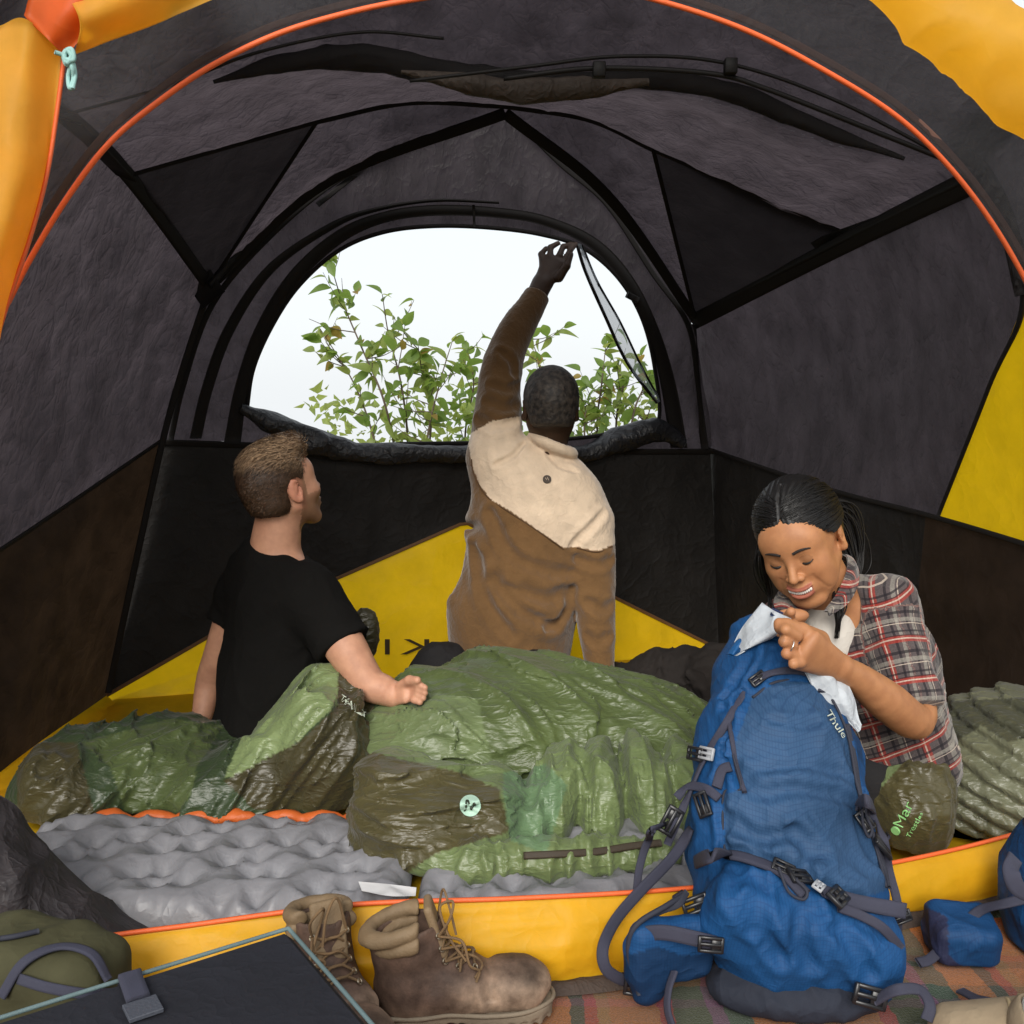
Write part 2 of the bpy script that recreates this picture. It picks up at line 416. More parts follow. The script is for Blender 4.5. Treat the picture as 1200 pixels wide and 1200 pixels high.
# ================================================================ the tent
tent = empty('tent', (0, 2.6, 0), 'big dark grey and yellow dome tent seen through its open front door', 'tent')
def backd(px): return 3.47 / (1 - .294 * (px - 600) / FPX)
def B(px, py, k=0.0):        # on the back wall, leaning inwards with height
    d = backd(px); z = at(px, py, d)[2]; return at(px, py, d - .28 * max(0, z - .8) - k)
def W(amp, s=4, s2=17, a2=.6):
    def f(P):
        q = P * np.array((1, 1, .45)); return amp * (fbm(q * s, 3) + a2 * (ridged(q * s2 + 5, 2) - .4))
    return f
wr = W(.010); wr2 = W(.016, 3)
# back wall with its window
win = [(289, 482), (297, 432), (320, 380), (352, 333), (398, 293), (450, 272), (510, 265), (575, 267), (635, 275), (684, 291), (724, 325), (752, 372), (767, 430), (771, 494),
       (735, 503), (690, 512), (620, 517), (550, 519), (480, 520), (415, 521), (368, 510), (325, 496)]
out = [(190, 515), (208, 445), (240, 360), (300, 285), (385, 210), (480, 165), (560, 132), (600, 126), (660, 170), (715, 232), (770, 310), (810, 378), (824, 450), (832, 526),
       (770, 526), (690, 526), (620, 526), (550, 525), (480, 524), (415, 523), (330, 520), (260, 517)]
mid = [((a[0] * .5 + c_[0] * .5), (a[1] * .5 + c_[1] * .5)) for a, c_ in zip(win, out)]
sheet('back_panel', [[B(*p) for p in out], [B(*p) for p in mid], [B(*p) for p in win]], GREY, tent, 12, 260, closed=True, disp=lambda P: wr(P) * .6, label='grey mesh back panel around the big window')
def bline(name, pts, wd, k, mat=SEAM, n=70, th=.004):
    P = crv([B(x, y, k) for x, y in pts], n); V, F = ribVF(P, wd, th, np.array((.25, -.95, -.1))); return mk(name, V, F, mat, tent)
def bwide(name, ptsA, ptsB, k, mat=SEAM):
    A = crv([B(x, y, k) for x, y in ptsA], 90); C_ = crv([B(x, y, k) for x, y in ptsB], 90)
    M_ = (A + C_) / 2; M_[:, 1] -= .006
    return sheet(name, [A, M_, C_], mat, tent, 7, 90, thick=.004)
tube('window_binding', [B(x, y, .012) for x, y in win + [win[0]]], .007, SEAM, tent, 170, 6)
bwide('window_zip_cover', [(262, 520), (276, 450), (300, 382), (340, 318), (395, 270), (450, 248), (510, 240), (580, 243), (640, 253), (700, 280), (742, 325), (772, 385), (792, 450), (806, 525)],
      [(282, 520), (292, 450), (316, 386), (352, 330), (402, 284), (452, 261), (510, 253), (578, 255), (635, 264), (690, 290), (730, 333), (758, 388), (774, 450), (786, 525)], .018)
bwide('rain_flap_seam', [(222, 514), (236, 455), (262, 385), (312, 312), (385, 262), (440, 243), (510, 233), (585, 236)],
      [(236, 514), (250, 455), (275, 388), (322, 318), (392, 268), (442, 248), (510, 237), (585, 239)], .012)
bline('back_seam', [(200, 515), (215, 450), (247, 360), (305, 288), (388, 216), (480, 170), (562, 138), (592, 128)], .018, .012)
bline('back_seam', [(596, 130), (655, 190), (712, 240), (765, 320), (806, 380), (818, 450), (826, 526)], .018, .012)
bline('pole_clip_strap', [(555, 240), (556, 266)], .008, .03, th=.003, n=4)
bline('pole_clip_strap', [(735, 345), (748, 352)], .022, .03, th=.008, n=4)
# roofed poles over the back
for pts in ([(245, 335), (300, 275), (382, 212), (470, 168), (545, 148)], [(590, 132), (640, 168), (700, 225), (760, 300), (812, 376)]):
    P = crv([at(x, y, 2.98 + .0011 * (x - 245)) for x, y in pts], 60); mk('pole_sleeve', *tubeVF(P, .012, 8), POLE, tent)
for pts in ([(372, 240), (430, 195), (500, 150)], [(610, 130), (668, 182), (690, 212)], [(380, 222), (460, 166), (510, 140)], [(625, 130), (680, 186), (724, 238)]):
    P = crv([at(x, y, 2.92 + .0009 * (x - 245)) for x, y in pts], 30); V, F = ribVF(P, .016, .003, (0, -1, -.3)); mk('sleeve_tape', V, F, SEAM, tent)

# lower back wall: black above, yellow triangle below
yl = [(125, 815), (255, 740), (390, 680), (545, 612), (630, 654), (720, 700), (845, 762)]
top = [(190, 516), (260, 518), (400, 523), (545, 526), (630, 527), (720, 527), (832, 527)]
sheet('lower_back_wall', [[B(*p) for p in top], [B((a[0] + c_[0]) / 2, (a[1] + c_[1]) / 2) for a, c_ in zip(top, yl)], [B(*p) for p in yl]], DARK, tent, 26, 90, disp=wr, straight=True)
def BF(px, z, k=0):
    d = backd(px) - k; return np.array(((px - 600) / FPX * d * .995, d, z))
yb = [BF(p[0], .0) for p in yl]
sheet('yellow_back_triangle', [[B(*p) for p in yl], [B(p[0], p[1] * .5 + (467 + 1120 / backd(p[0])) * .5) for p in yl], yb], YEL, tent, 40, 120, disp=W(.007, 5, 18), straight=True,
      label='yellow triangular panel printed with black mirrored letters')
P = lin([B(x, y, .008) for x, y in yl], 80); V, F = ribVF(P, .012, .003, (0, -1, 0)); mk('bathtub_seam', V, F, plain('brown_seam', (.12, .055, .015), .7), tent)
# mirrored print K1 on the yellow panel
V, F = textVF('K1', .105, mirror=True); V[:, 0] *= 1.28
x0 = V[:, 0].min(); x1 = V[:, 0].max(); y1 = V[:, 1].max(); PR = plain('black_print', (.035, .02, .006), .7)
VV = [B(451 + (v[0] - x0) / (x1 - x0) * 52, 767 - v[1] / y1 * 18, .016) for v in V]
mk('printed_letters', VV, F, PR, tent, smooth=False)

# left wall
sheet('left_wall', [[at(60, 120, 1.95), at(150, 205, 2.5), at(246, 336, 3.05)], [at(-70, 420, 2.0), at(60, 420, 2.5), at(212, 430, 3.08)], [at(-230, 790, 1.9), at(0, 645, 2.45), at(190, 516, 3.1)]],
      GREY, tent, 60, 60, disp=wr2)
sheet('left_wall_skirt', [[at(-230, 790, 1.9), at(0, 645, 2.45), at(190, 516, 3.1)], [at(-240, 950, 1.88), at(0, 780, 2.44), at(160, 665, 3.1)], [at(-250, 1120, 1.86), at(0, 905, 2.42), at(125, 815, 3.1)]],
      BROWN, tent, 40, 60, disp=wr2)
sheet('left_yellow_skirt', [[at(-250, 1120, 1.86), at(0, 905, 2.42), at(125, 815, 3.1)], [at(-180, 1190, 1.8), at(24, 950, 2.30), at(150, 838, 3.0)]], YEL, tent, 16, 60, disp=W(.008))
P = crv([at(60, 120, 1.94), at(150, 205, 2.48), at(246, 336, 3.02)], 40); V, F = ribVF(P, .038, .006, (.8, 0, -.5)); mk('ridge_tape', V, F, SEAM, tent)
P = crv([at(-230, 790, 1.88), at(0, 645, 2.43), at(190, 516, 3.08)], 40); V, F = ribVF(P, .012, .003, (1, 0, -.2)); mk('wall_seam', V, F, SEAM, tent)
P = crv([at(246, 336, 3.02), at(215, 430, 3.05), at(191, 516, 3.07), at(158, 665, 3.06), at(127, 812, 3.06)], 40); V, F = ribVF(P, .02, .004, (.6, -.8, 0)); mk('wall_seam', V, F, SEAM, tent)
# right wall
sheet('right_wall', [[at(812, 378, 3.6), at(980, 291, 2.9), at(1150, 208, 2.15)], [at(818, 425, 3.64), at(990, 390, 2.98), at(1203, 345, 2.12)], [at(825, 475, 3.67), at(985, 480, 3.02), at(1160, 455, 2.3)], [at(832, 526, 3.7), at(970, 572, 3.05), at(1100, 606, 2.6)]],
      GREY, tent, 60, 60, disp=lambda P: wr2(P) * .7)
RB = [np.array(p) for p in ((.785, 3.69, .0), (.93, 3.1, .0), (1.075, 2.65, .0), (1.2, 2.3, .0), (1.42, 1.9, .0))]
RTp = [at(832, 526, 3.7), at(970, 572, 3.05), at(1085, 602, 2.64), at(1200, 636, 2.3), at(1400, 700, 1.95)]
sheet('right_wall_skirt', [RTp[:3], [(a + c_) / 2 for a, c_ in zip(RTp[:3], RB[:3])], RB[:3]], DARK, tent, 30, 40, disp=wr2)
sheet('right_wall_skirt', [RTp[2:], [(a + c_) / 2 for a, c_ in zip(RTp[2:], RB[2:])], RB[2:]], BROWN, tent, 30, 40, disp=lambda P: wr2(P) * .3, label='brown lower right wall with the glow from behind put into its colour')
sheet('right_yellow_panel', [[at(1203, 345, 2.12), at(1400, 250, 1.8)], [at(1160, 455, 2.3), at(1400, 470, 1.85)], [at(1100, 606, 2.6), at(1200, 636, 2.3), at(1400, 700, 1.95)]], YEL, tent, 40, 30, disp=W(.005, 4, 22), straight=True)
P = crv([at(1150, 208, 2.13), at(1198, 345, 2.10), at(1158, 455, 2.28), at(1099, 605, 2.58)], 40); V, F = ribVF(P, .01, .003, (-1, -.4, 0)); mk('wall_seam', V, F, SEAM, tent)
P = crv([p + np.array((-.01, -.01, 0)) for p in RTp], 50); V, F = ribVF(P, .013, .004, (-1, -.3, 0)); mk('wall_seam', V, F, SEAM, tent)
P = crv([at(812, 378, 3.57), at(980, 291, 2.87), at(1150, 208, 2.12)], 50); V, F = ribVF(P, .056, .008, (-.7, -.2, -.6)); mk('ridge_tape', V, F, SEAM, tent)
mk('pole_sleeve', *tubeVF(crv([at(822, 366, 3.52), at(984, 283, 2.84), at(1152, 200, 2.1)], 50), .009, 8), POLE, tent)
P = crv([at(826, 526, 3.66), at(816, 450, 3.62), at(811, 380, 3.56)], 20); V, F = ribVF(P, .03, .004, (-.6, -.8, 0)); mk('wall_seam', V, F, SEAM, tent)
sheet('right_front_gusset', [[at(1105, 160, 2.12), at(1300, -60, 1.85)], [at(1148, 200, 2.13), at(1330, 60, 1.85)], [at(1180, 270, 2.12), at(1400, 180, 1.82)], [at(1205, 350, 2.11), at(1450, 330, 1.8)]], GREY, tent, 20, 20, disp=wr)
P = crv([at(1120, 175, 2.12), at(1152, 205, 2.11), at(1180, 262, 2.10), at(1200, 345, 2.09)], 30); V, F = ribVF(P, .035, .003, (-.6, -.8, 0)); mk('corner_tape', V, F, GREY, tent)
# roof
def edge(pts, wd=.016, n=30, nm='seam_tape'):
    P = crv([np.array(p) + np.array((0, -.012, -.006)) for p in pts], n) if len(pts) > 2 else lin([np.array(p) + np.array((0, -.012, -.006)) for p in pts], n)
    V, F = ribVF(P, wd, .003, (0, -.9, -.4)); return mk(nm, V, F, SEAM, tent)
HUB = at(592, 124, 2.88)
T1 = [at(150, 205, 2.5), at(372, 142, 2.75), at(246, 334, 3.04)]
T2 = [at(765, 175, 2.9), at(990, 272, 2.86), at(814, 372, 3.55)]
def tri(name, a, b_, c_, mat, disp, label=None, n=30): return sheet(name, [[a, b_], [a * .5 + c_ * .5, b_ * .5 + c_ * .5], [c_, c_ + (b_ - a) * .01]], mat, tent, n, n, disp=disp, straight=True, label=label)
MESHD = fabric('dark_vent_mesh', (.015, .0135, .013), .8, .3, .2, 30, .3, trc=(.03, .025, .027), spec=.15)
tri('roof_vent', T1[0], T1[1], T1[2], MESHD, wr, 'black mesh triangle on the left of the roof')
tri('roof_vent', T2[0], T2[1], T2[2], MESHD, wr, 'black mesh triangle on the right of the roof')
sheet('roof_gusset', [[T1[1], at(480, 120, 2.84), HUB], [at(310, 240, 2.9), at(440, 165, 2.9), HUB + (0, .01, -.006)], [T1[2], at(385, 211, 3.0), HUB + (0, .02, -.012)]], GREY, tent, 24, 40, disp=lambda P: wr(P) * .7)
sheet('roof_gusset', [[HUB, at(690, 140, 2.9), T2[0]], [HUB + (0, .01, -.006), at(700, 190, 3.0), at(790, 275, 3.2)], [HUB + (0, .02, -.012), at(715, 232, 3.1), T2[2]]], GREY, tent, 24, 40, disp=lambda P: wr(P) * .7)
edge([T1[1], T1[2]], .010); edge([T1[0], T1[1]], .010); edge([T2[0], T2[1]], .010); edge([T2[0], T2[2]], .012)
edge([T1[1], at(480, 120, 2.84), HUB], .012); edge([HUB, at(690, 140, 2.9), T2[0]], .012)
edge([T1[2], at(385, 211, 3.0), HUB + (0, .02, -.012)], .032); edge([HUB + (0, .02, -.012), at(715, 232, 3.1), T2[2]], .032); edge([at(955, 290, 2.95), T2[1], at(1075, 240, 2.45), at(1150, 208, 2.15)], .05); edge([at(225, 310, 3.0), at(252, 350, 3.0)], .09, 6); edge([at(85, 140, 1.99), at(150, 207, 2.45)], .05, 6)
edge([B(186, 516), B(400, 523), B(545, 526), B(720, 527), B(836, 527)], .022, 60, 'sill_tape')
arc = [at(60, 122, 1.95), at(150, 108, 2.02), at(280, 84, 2.12), at(420, 66, 2.15), at(560, 84, 2.18), at(700, 100, 2.2), at(830, 118, 2.22), at(985, 172, 2.22), at(1150, 204, 2.14)]
rear = [T1[0] + (T1[0] - T1[0]), T1[0] * .6 + T1[1] * .4, T1[1], at(480, 120, 2.84), HUB, at(690, 140, 2.9), T2[0], T2[1], at(1150, 208, 2.15)]
def roofd(P):
    s = ridged(np.stack([P[:, 0] * 9, P[:, 1] * 2.2, P[:, 2] * 0 + 3], 1), 2); return .012 * s + .008 * fbm(P * 5, 2)
rm = [(a + c_) / 2 + np.array((0, 0, .03)) for a, c_ in zip(arc, rear)]
sheet('roof_panel', [arc, rm, rear], GREY, tent, 50, 120, disp=roofd)
brow = [at(-60, 60, 1.55), at(60, -60, 1.62), at(250, -150, 1.68), at(420, -180, 1.72), at(560, -185, 1.75), at(720, -170, 1.77), at(860, -110, 1.8), at(1040, -20, 1.85), at(1240, 130, 1.95)]
bm2 = [(a + c_) / 2 + np.array((0, 0, .03)) for a, c_ in zip(arc, brow)]
sheet('front_roof_panel', [arc, bm2, brow], GREY, tent, 40, 110, disp=lambda P: wr2(P) * .8)
sheet('left_front_gusset', [[at(60, 122, 1.95), at(60, 122, 1.951)], [at(-70, 420, 2.0), at(-120, 200, 1.6)], [at(-230, 790, 1.9), at(-300, 700, 1.5)]], TAUPE, tent, 20, 20, disp=wr)
# rolled up inner door hanging under the front arch: a lumpy black roll
def roll(pts, r, name, mat, seed=0, n=140, k=14, amp=.35):
    P = crv(pts, n); rr = np.interp(np.linspace(0, 1, n), np.linspace(0, 1, len(r)), r); V, F = tubeVF(P, rr, k); V = np.array(V)
    C_ = np.repeat(P, k, 0); q = (V - C_); s = 1 + amp * (ridged(V * np.array((6, 14, 14)) + seed, 1.5) - .4) + .3 * amp * noise(V * 30 + seed)
    return mk(name, C_ + q * s[:, None], F, mat, tent)
roll([at(250, 96, 2.05), at(340, 72, 2.07), at(430, 70, 2.08), at(530, 86, 2.1), at(640, 98, 2.12), at(740, 92, 2.13), at(850, 106, 2.14), at(960, 150, 2.15), at(1060, 186, 2.12)], [.004, .018, .026, .022, .018, .016, .019, .016, .004], 'rolled_door', fabric('rolled_door_mesh', (.018, .016, .016), .8, .2, .3, 20, .5, trc=(.03, .027, .028), alpha=.85))
roll([at(470, 84, 2.04), at(560, 100, 2.05), at(610, 108, 2.06), at(680, 104, 2.07), at(760, 96, 2.08)], [.004, .02, .025, .02, .006], 'rolled_door', fabric('rolled_lining', (.055, .042, .034), .7, 0, .4, 30, .7), 9)
for pts, rr in (([(480, 95), (620, 78), (730, 66), (850, 74), (980, 118), (1130, 196)], .0035), ([(590, 92), (700, 80), (830, 86), (900, 105), (1040, 160), (1140, 200)], .005), ([(75, 135), (200, 100), (300, 62), (420, 38), (520, 45)], .003)):
    mk('pole_sleeve', *tubeVF(crv([at(x, y, 2.0) for x, y in pts], 70), rr, 6), POLE, tent)
for x, y in ((702, 82), (856, 78)): mk('pole_clip', *boxVF(at(x, y, 1.99), .012, .01, .014), POLE, tent)
# front wall: dark see-through mesh between zipper and fly, orange piping
zp = [(-120, 560), (-60, 455), (0, 370), (33, 308), (76, 236), (126, 170), (182, 122), (250, 76), (330, 38), (420, 12), (500, -3), (600, -16), (700, -14), (790, 6), (880, 38), (965, 82), (1045, 132), (1100, 182), (1152, 246), (1200, 325), (1260, 450), (1330, 620)]
dz = lambda x: 1.62 + .00022 * x
zP = crv([at(x, y, dz(x)) for x, y in zp], 200)
oo = [(-330, 420), (-280, 250), (-240, 150), (-150, 40), (-40, -40), (60, -80), (140, -100), (220, -130), (330, -150), (420, -170), (500, -190), (600, -200), (700, -190), (820, -160), (960, -110), (1080, -50), (1180, 20), (1260, 90), (1330, 170), (1420, 300), (1480, 450), (1530, 620)]
oP = crv([at(x, y, dz(x) - .02) for x, y in oo], 200)
sheet('door_mesh', [zP, (zP + oP) / 2 + np.array((0, .02, 0)), oP], MESHF, tent, 14, 200, disp=W(.006, 5))
mk('door_piping', *tubeVF(zP, .0048, 8), ORZIP, tent)
z2 = crv([at(x - (6 if x < 560 else -6) * (abs(x - 560) / 560) ** .5, y - 10, dz(x) + .01) for x, y in zp], 200)
mk('door_zip', *ribVF(z2, .012, .003, (0, -1, 0)), plain('zip_tape', (.10, .045, .03), .7), tent)
P = crv([at(130, 150, 2.0), at(150, 205, 2.44)], 4)
# front lip: yellow bathtub wall with orange piping
lipT = [(-150, 1180), (60, 1112), (240, 1084), (415, 1062), (600, 1055), (780, 1045), (940, 1028), (1060, 1010), (1200, 976), (1400, 915)]
lipB = [(-150, 1270), (60, 1190), (240, 1175), (415, 1165), (600, 1160), (735, 1143), (900, 1110), (1045, 1078), (1200, 1047), (1400, 985)]
LB = [gnd(x, y, .006) for x, y in lipB]; LT = [at(x, y, b_[1] + .035) for (x, y), b_ in zip(lipT, LB)]
LM = [(a + c_) / 2 + np.array((0, -.022, 0)) for a, c_ in zip(LT, LB)]
def lipd(P):
    q = P * np.array((2.2, 3, 14)); return .006 * fbm(q, 3) + .005 * ridged(P * np.array((5, 5, 22)), 2)
LIP = sheet('front_lip', [LT, LM, LB], YEL, tent, 26, 220, disp=lipd, thick=.003, label='yellow door sill wall with orange piping')
mk('lip_piping', *tubeVF(crv([p + np.array((0, 0, .003)) for p in LT], 200), .0042, 6), ORZIP, tent)
FE = [p + np.array((0, -.022 - .012 * (i % 2), -.002)) for i, p in enumerate(LB)]
sheet('ground_flap', [[p + np.array((0, .01, .008)) for p in LB], [(a + c_) / 2 + np.array((0, 0, .012)) for a, c_ in zip(LB, FE)], FE], fabric('flap_brown', (.07, .05, .04), .8, 0, .3, 40, .5), tent, 8, 160, disp=W(.004, 9))
# floor
fl = [[LB[0] + (0, .02, 0)], ]
floorV = [LB[0] + np.array((0, .03, 0)), LB[2] + np.array((0, .03, 0)), LB[4] + np.array((0, .03, 0)), LB[6] + np.array((0, .03, 0)), LB[8] + np.array((0, .03, 0)), LB[9] + np.array((0, .03, 0)), (1.42, 1.9, .002), (1.2, 2.3, .002), (.93, 3.1, .002), (.785, 3.69, .002), (-1.27, 3.1, .002), (-1.3, 2.4, .002)]
floorV = np.array(floorV); floorV[:, 2] = .003
floorV = np.vstack([floorV, [(0, 2.5, .003)]]); _n = len(floorV) - 1
mk('tent_floor', floorV, [(i, (i + 1) % _n, _n) for i in range(_n)], YEL, tent, smooth=False)
# window cover bunched along the sill, and the mesh flap hanging from the hand
NAVY = fabric('window_cover_fabric', (.022, .023, .027), .42, .1, .3, 26, .7, trc=(.03, .03, .04), spec=.5)
def broll(pts, r, name, seed): return roll([B(x, y, .03) for x, y in pts], r, name, NAVY, seed, 120, 20, .28)
broll([(282, 478), (318, 495), (365, 516), (415, 530), (470, 532), (560, 532), (600, 533)], [.012, .035, .048, .03, .034, .03, .02], 'window_cover', 3)
broll([(640, 535), (690, 530), (730, 514), (770, 504), (800, 520)], [.02, .032, .045, .040, .02], 'window_cover', 8)
GAUZE = fabric('window_mesh', (.30, .33, .36), .5, .5, .2, 40, .5, trc=(.5, .55, .6), alpha=.55)
gl = [(676, 286), (686, 318), (708, 368), (735, 425), (770, 472)]; gr = [(682, 287), (700, 330), (727, 378), (752, 430), (774, 470)]
GL = [B(x, y, .05) for x, y in gl]; GR = [B(x, y, .06) for x, y in gr]
sheet('mesh_flap', [GL, [(a + c_) / 2 + np.array((0, -.02, 0)) for a, c_ in zip(GL, GR)], GR], GAUZE, tent, 12, 60, disp=W(.008, 20))
mk('mesh_flap_edge', *tubeVF(crv(GL, 60), .006, 6), SEAM, tent); mk('mesh_flap_edge', *tubeVF(crv(GR, 60), .004, 6), SEAM, tent)
# ---- the fly outside the door
fly = empty('tent_fly', (-.9, 1.5, 0), 'yellow and orange outer fly pinned back at both sides of the door', 'tent fly')
def flyd(P): return .010 * fbm(P * np.array((9, 3, 2.5)), 3) + .006 * ridged(P * np.array((14, 5, 4)), 2)
sheet('left_fly_flap', [[at(72, 60, 1.5), at(66, 130, 1.5), at(54, 205, 1.5), at(34, 280, 1.5), at(4, 368, 1.5), at(-40, 520, 1.48), at(-90, 700, 1.45)], [at(30, 22, 1.46), at(15, 130, 1.44), at(5, 205, 1.43), at(-15, 300, 1.42), at(-40, 390, 1.42), at(-80, 540, 1.42), at(-120, 700, 1.4)], [at(0, 30, 1.5), at(-60, 130, 1.5), at(-90, 205, 1.5), at(-110, 300, 1.5), at(-130, 390, 1.5), at(-150, 540, 1.5), at(-180, 700, 1.45)]],
      YFLY, fly, 24, 60, disp=flyd, thick=.002)
sheet('top_fly_flap', [[at(88, 62, 1.49), at(125, 48, 1.52), at(190, 24, 1.55), at(255, -3, 1.58)], [at(92, 20, 1.44), at(130, 5, 1.46), at(180, -20, 1.5), at(230, -60, 1.55)], [at(60, -30, 1.5), at(100, -50, 1.5), at(160, -80, 1.55), at(200, -120, 1.6)]], YFLY, fly, 20, 30, disp=flyd, thick=.002)
sheet('orange_corner', [[at(28, 18, 1.47), at(40, -10, 1.47), at(90, -40, 1.47)], [at(55, 45, 1.455), at(72, 20, 1.45), at(100, -10, 1.45)], [at(74, 64, 1.475), at(82, 60, 1.47), at(96, 44, 1.47)]], ORFLY, fly, 14, 14, disp=W(.006, 9), thick=.002)
mk('fly_piping', *tubeVF(crv([at(x, y, 1.492) for x, y in ((76, 62), (67, 130), (55, 205), (35, 280), (5, 368), (-40, 520))], 70), .0032, 6), ORZIP, fly)
kn = [(76, 60), (82, 62), (86, 72), (80, 80), (76, 72), (84, 68)]
mk('tie_cord', *tubeVF(crv([at(x, y, 1.465 + .006 * (i % 2)) for i, (x, y) in enumerate([(64, 61), (74, 64), (82, 62), (86, 70), (78, 76), (75, 66), (84, 78), (86, 92), (82, 104), (80, 90), (85, 74), (88, 88), (85, 104)])], 90), .0032, 6), CORD, fly)
mk('tie_cord', *tubeVF(crv([at(x, y, 1.462) for x, y in [(78, 57), (84, 66), (78, 74), (76, 62), (84, 58), (86, 70), (77, 70)]], 60), .0036, 6), CORD, fly)
flyR = [(at(1000, -60, 1.55), .03), (at(1072, -14, 1.55), .050), (at(1118, 20, 1.55), .060), (at(1165, 56, 1.55), .064), (at(1230, 102, 1.55), .070), (at(1320, 180, 1.5), .06)]
P = crv([p for p, r in flyR], 60); V, F = tubeVF(P, np.interp(np.linspace(0, 1, 60), np.linspace(0, 1, 6), [r for p, r in flyR]), 28); V = np.array(V); C_ = np.repeat(P, 28, 0)
s = 1 + .16 * fbm(V * np.array((5, 9, 9)), 3) + .16 * ridged((V @ np.array(((.8, .6, 0), (0, 0, 1), (.6, -.8, 0))).T) * np.array((3, 16, 12)), 2); mk('rolled_fly', C_ + (V - C_) * s[:, None], F, YFLY, fly)
None and mk('fly_edge_tape', *tubeVF(crv([at(x, y, 1.50) for x, y in ((1020, -8), (1048, 28), (1090, 62), (1140, 98), (1210, 140))], 40), .0045, 6), plain('grey_edge', (.12, .13, .16), .6), fly)
# ================================================================ sleeping pads
PADM = fabric('pad_grey', (.205, .205, .22), .42, 0, .12, 26, .18, spec=.5)
ORP = fabric('pad_orange', (.52, .11, .022), .45, 0, .12, 20, .3)
def pad(name, cx0, cx1, y0, y1, rot, label, orange_back=True, seed=0):
    root = empty(name, ((cx0 + cx1) / 2, (y0 + y1) / 2, .004), label, 'sleeping pad', 'inflated sleeping pads on the tent floor')
    st = .007; xs = np.arange(cx0, cx1, st); ys = np.arange(y0, y1, st); X, Y = np.meshgrid(xs, ys, indexing='ij')
    s = .086; a = R(rot); U = (X * math.cos(a) + Y * math.sin(a)) / s; Vv = (-X * math.sin(a) + Y * math.cos(a)) / (s * .866)
    best = np.full(X.shape, 9.); th = np.zeros(X.shape); sec = np.full(X.shape, 9.)
    r0 = np.floor(Vv)
    for dr in (-1, 0, 1, 2):
        row = r0 + dr; off = (row % 2) * .5; c0 = np.floor(U - off)
        for dc in (-1, 0, 1, 2):
            jx = .24 * np.sin(row * 7.1 + (c0 + dc) * 3.3 + seed); jy = .24 * np.cos(row * 2.7 + (c0 + dc) * 5.9)
            dx = (U - off - c0 - dc - jx) * s; dy = (Vv - row - jy) * s * .866; d = np.hypot(dx, dy)
            m = d < best; sec = np.where(m, best, np.minimum(sec, d)); th = np.where(m, np.arctan2(dy, dx), th); best = np.where(m, d, best)
    h = .036 * (1 - np.exp(-(best / .023) ** 1.5)); rr = np.abs(np.sin(th * 3.5 + best * 20 + X * 30)); h = h - .0035 * (1 - rr) ** 2 * np.exp(-((best - .022) / .018) ** 2) * 1.6
    h += .004 * np.clip(1 - (sec - best) / .012, 0, 1) * (best > .03)
    P = np.stack([X, Y, X * 0], -1).reshape(-1, 3); h = h + .004 * fbm(P * 9 + seed, 2).reshape(h.shape)
    e = np.minimum.reduce([X - cx0, cx1 - X, Y - y0, y1 - Y]); ed = np.clip(e / .035, 0, 1); ed = np.sqrt(1 - (1 - ed) ** 2)
    Z = .008 + (.026 + h) * ed
    V = np.stack([X, Y, Z], -1).reshape(-1, 3); mk('padded_top', V, gridfaces(len(xs), len(ys)), PADM, root)
    if orange_back:
        V = []; xs2 = np.arange(cx0 + .05, cx1 - .01, .008)
        P = np.stack([xs2, xs2 * 0 + y1 + .005, .040 + .008 * np.abs(np.sin(xs2 * 34))], 1); V, F = tubeVF(P, .011 + .006 * np.abs(np.sin(xs2 * 34)) + .004 * noise(P * 25), 14); V = np.array(V); V = V + .003 * fbm(V * 30, 2)[:, None]
        mk('orange_edge', V, F, ORP, root)
    return root
pad('sleeping_pad', -1.02, -.19, 1.68, 2.09, 12, 'grey dimpled sleeping pad with an orange far edge behind the boots')
pad('sleeping_pad', -.18, .62, 1.70, 2.9, 20, 'light grey dimpled pad underneath the crumpled green sleeping bag', False, 3)
# small white care label sticking out of the pad
CL = gnd(455, 1045, .075)
sheet('care_label', [[gnd(420, 1033, .075), gnd(455, 1036, .082), gnd(488, 1040, .078)], [gnd(424, 1044, .07), gnd(456, 1050, .08), gnd(487, 1050, .072)]], plain('label_white', (.6, .6, .6), .6), bpy.data.objects['sleeping_pad'], 8, 14, disp=W(.004, 30))

# ================================================================ sleeping bags
def bagmat(name, rough=.36, cr=22, bump=.55):
    return fabric(name, (1, 1, 1), rough, .12, .22, cr, bump, attr=True, spec=.5, weave=1200, coat=.0, metal=.0, sheen=.1, aniso=(.6, 1.3, 1.5))
BAG = bagmat('bag_satin')
GRN = np.array((.100, .135, .045)); GRN2 = np.array((.21, .275, .115)); OLV = np.array((.062, .053, .020)); DGR = np.array((.035, .055, .022)); TEALG = np.array((.13, .25, .15))
def crump(P, a=.011, s=5.5, dirn=(1, 1, 1)):
    q = P * np.asarray(dirn, np.float32); wv = np.stack([noise(q * 4 + 3), noise(q * 4 + 11), noise(q * 4 + 23)], 1) * .10
    return a * (1.0 * ridged((q + wv) * s, 2.6) + .60 * ridged((q + wv) * s * 2.1 + 7, 3.2) + .22 * ridged((q + wv * 1.6) * s * 4.4 + 1, 3) - .6)
def A(px, py, d, z=None):
    p = at(px, py, d)
    return p
def tone(V, base, amp=.18):
    return base[None] * (1 + amp * fbm(V * 5, 2))[:, None]
def paintpoly(V, C, poly, col):
    m = inpoly(proj(V), poly); C[m] = np.asarray(col)[None] * (1 + .1 * fbm(V[m] * 6, 2))[:, None] if m.any() else 0

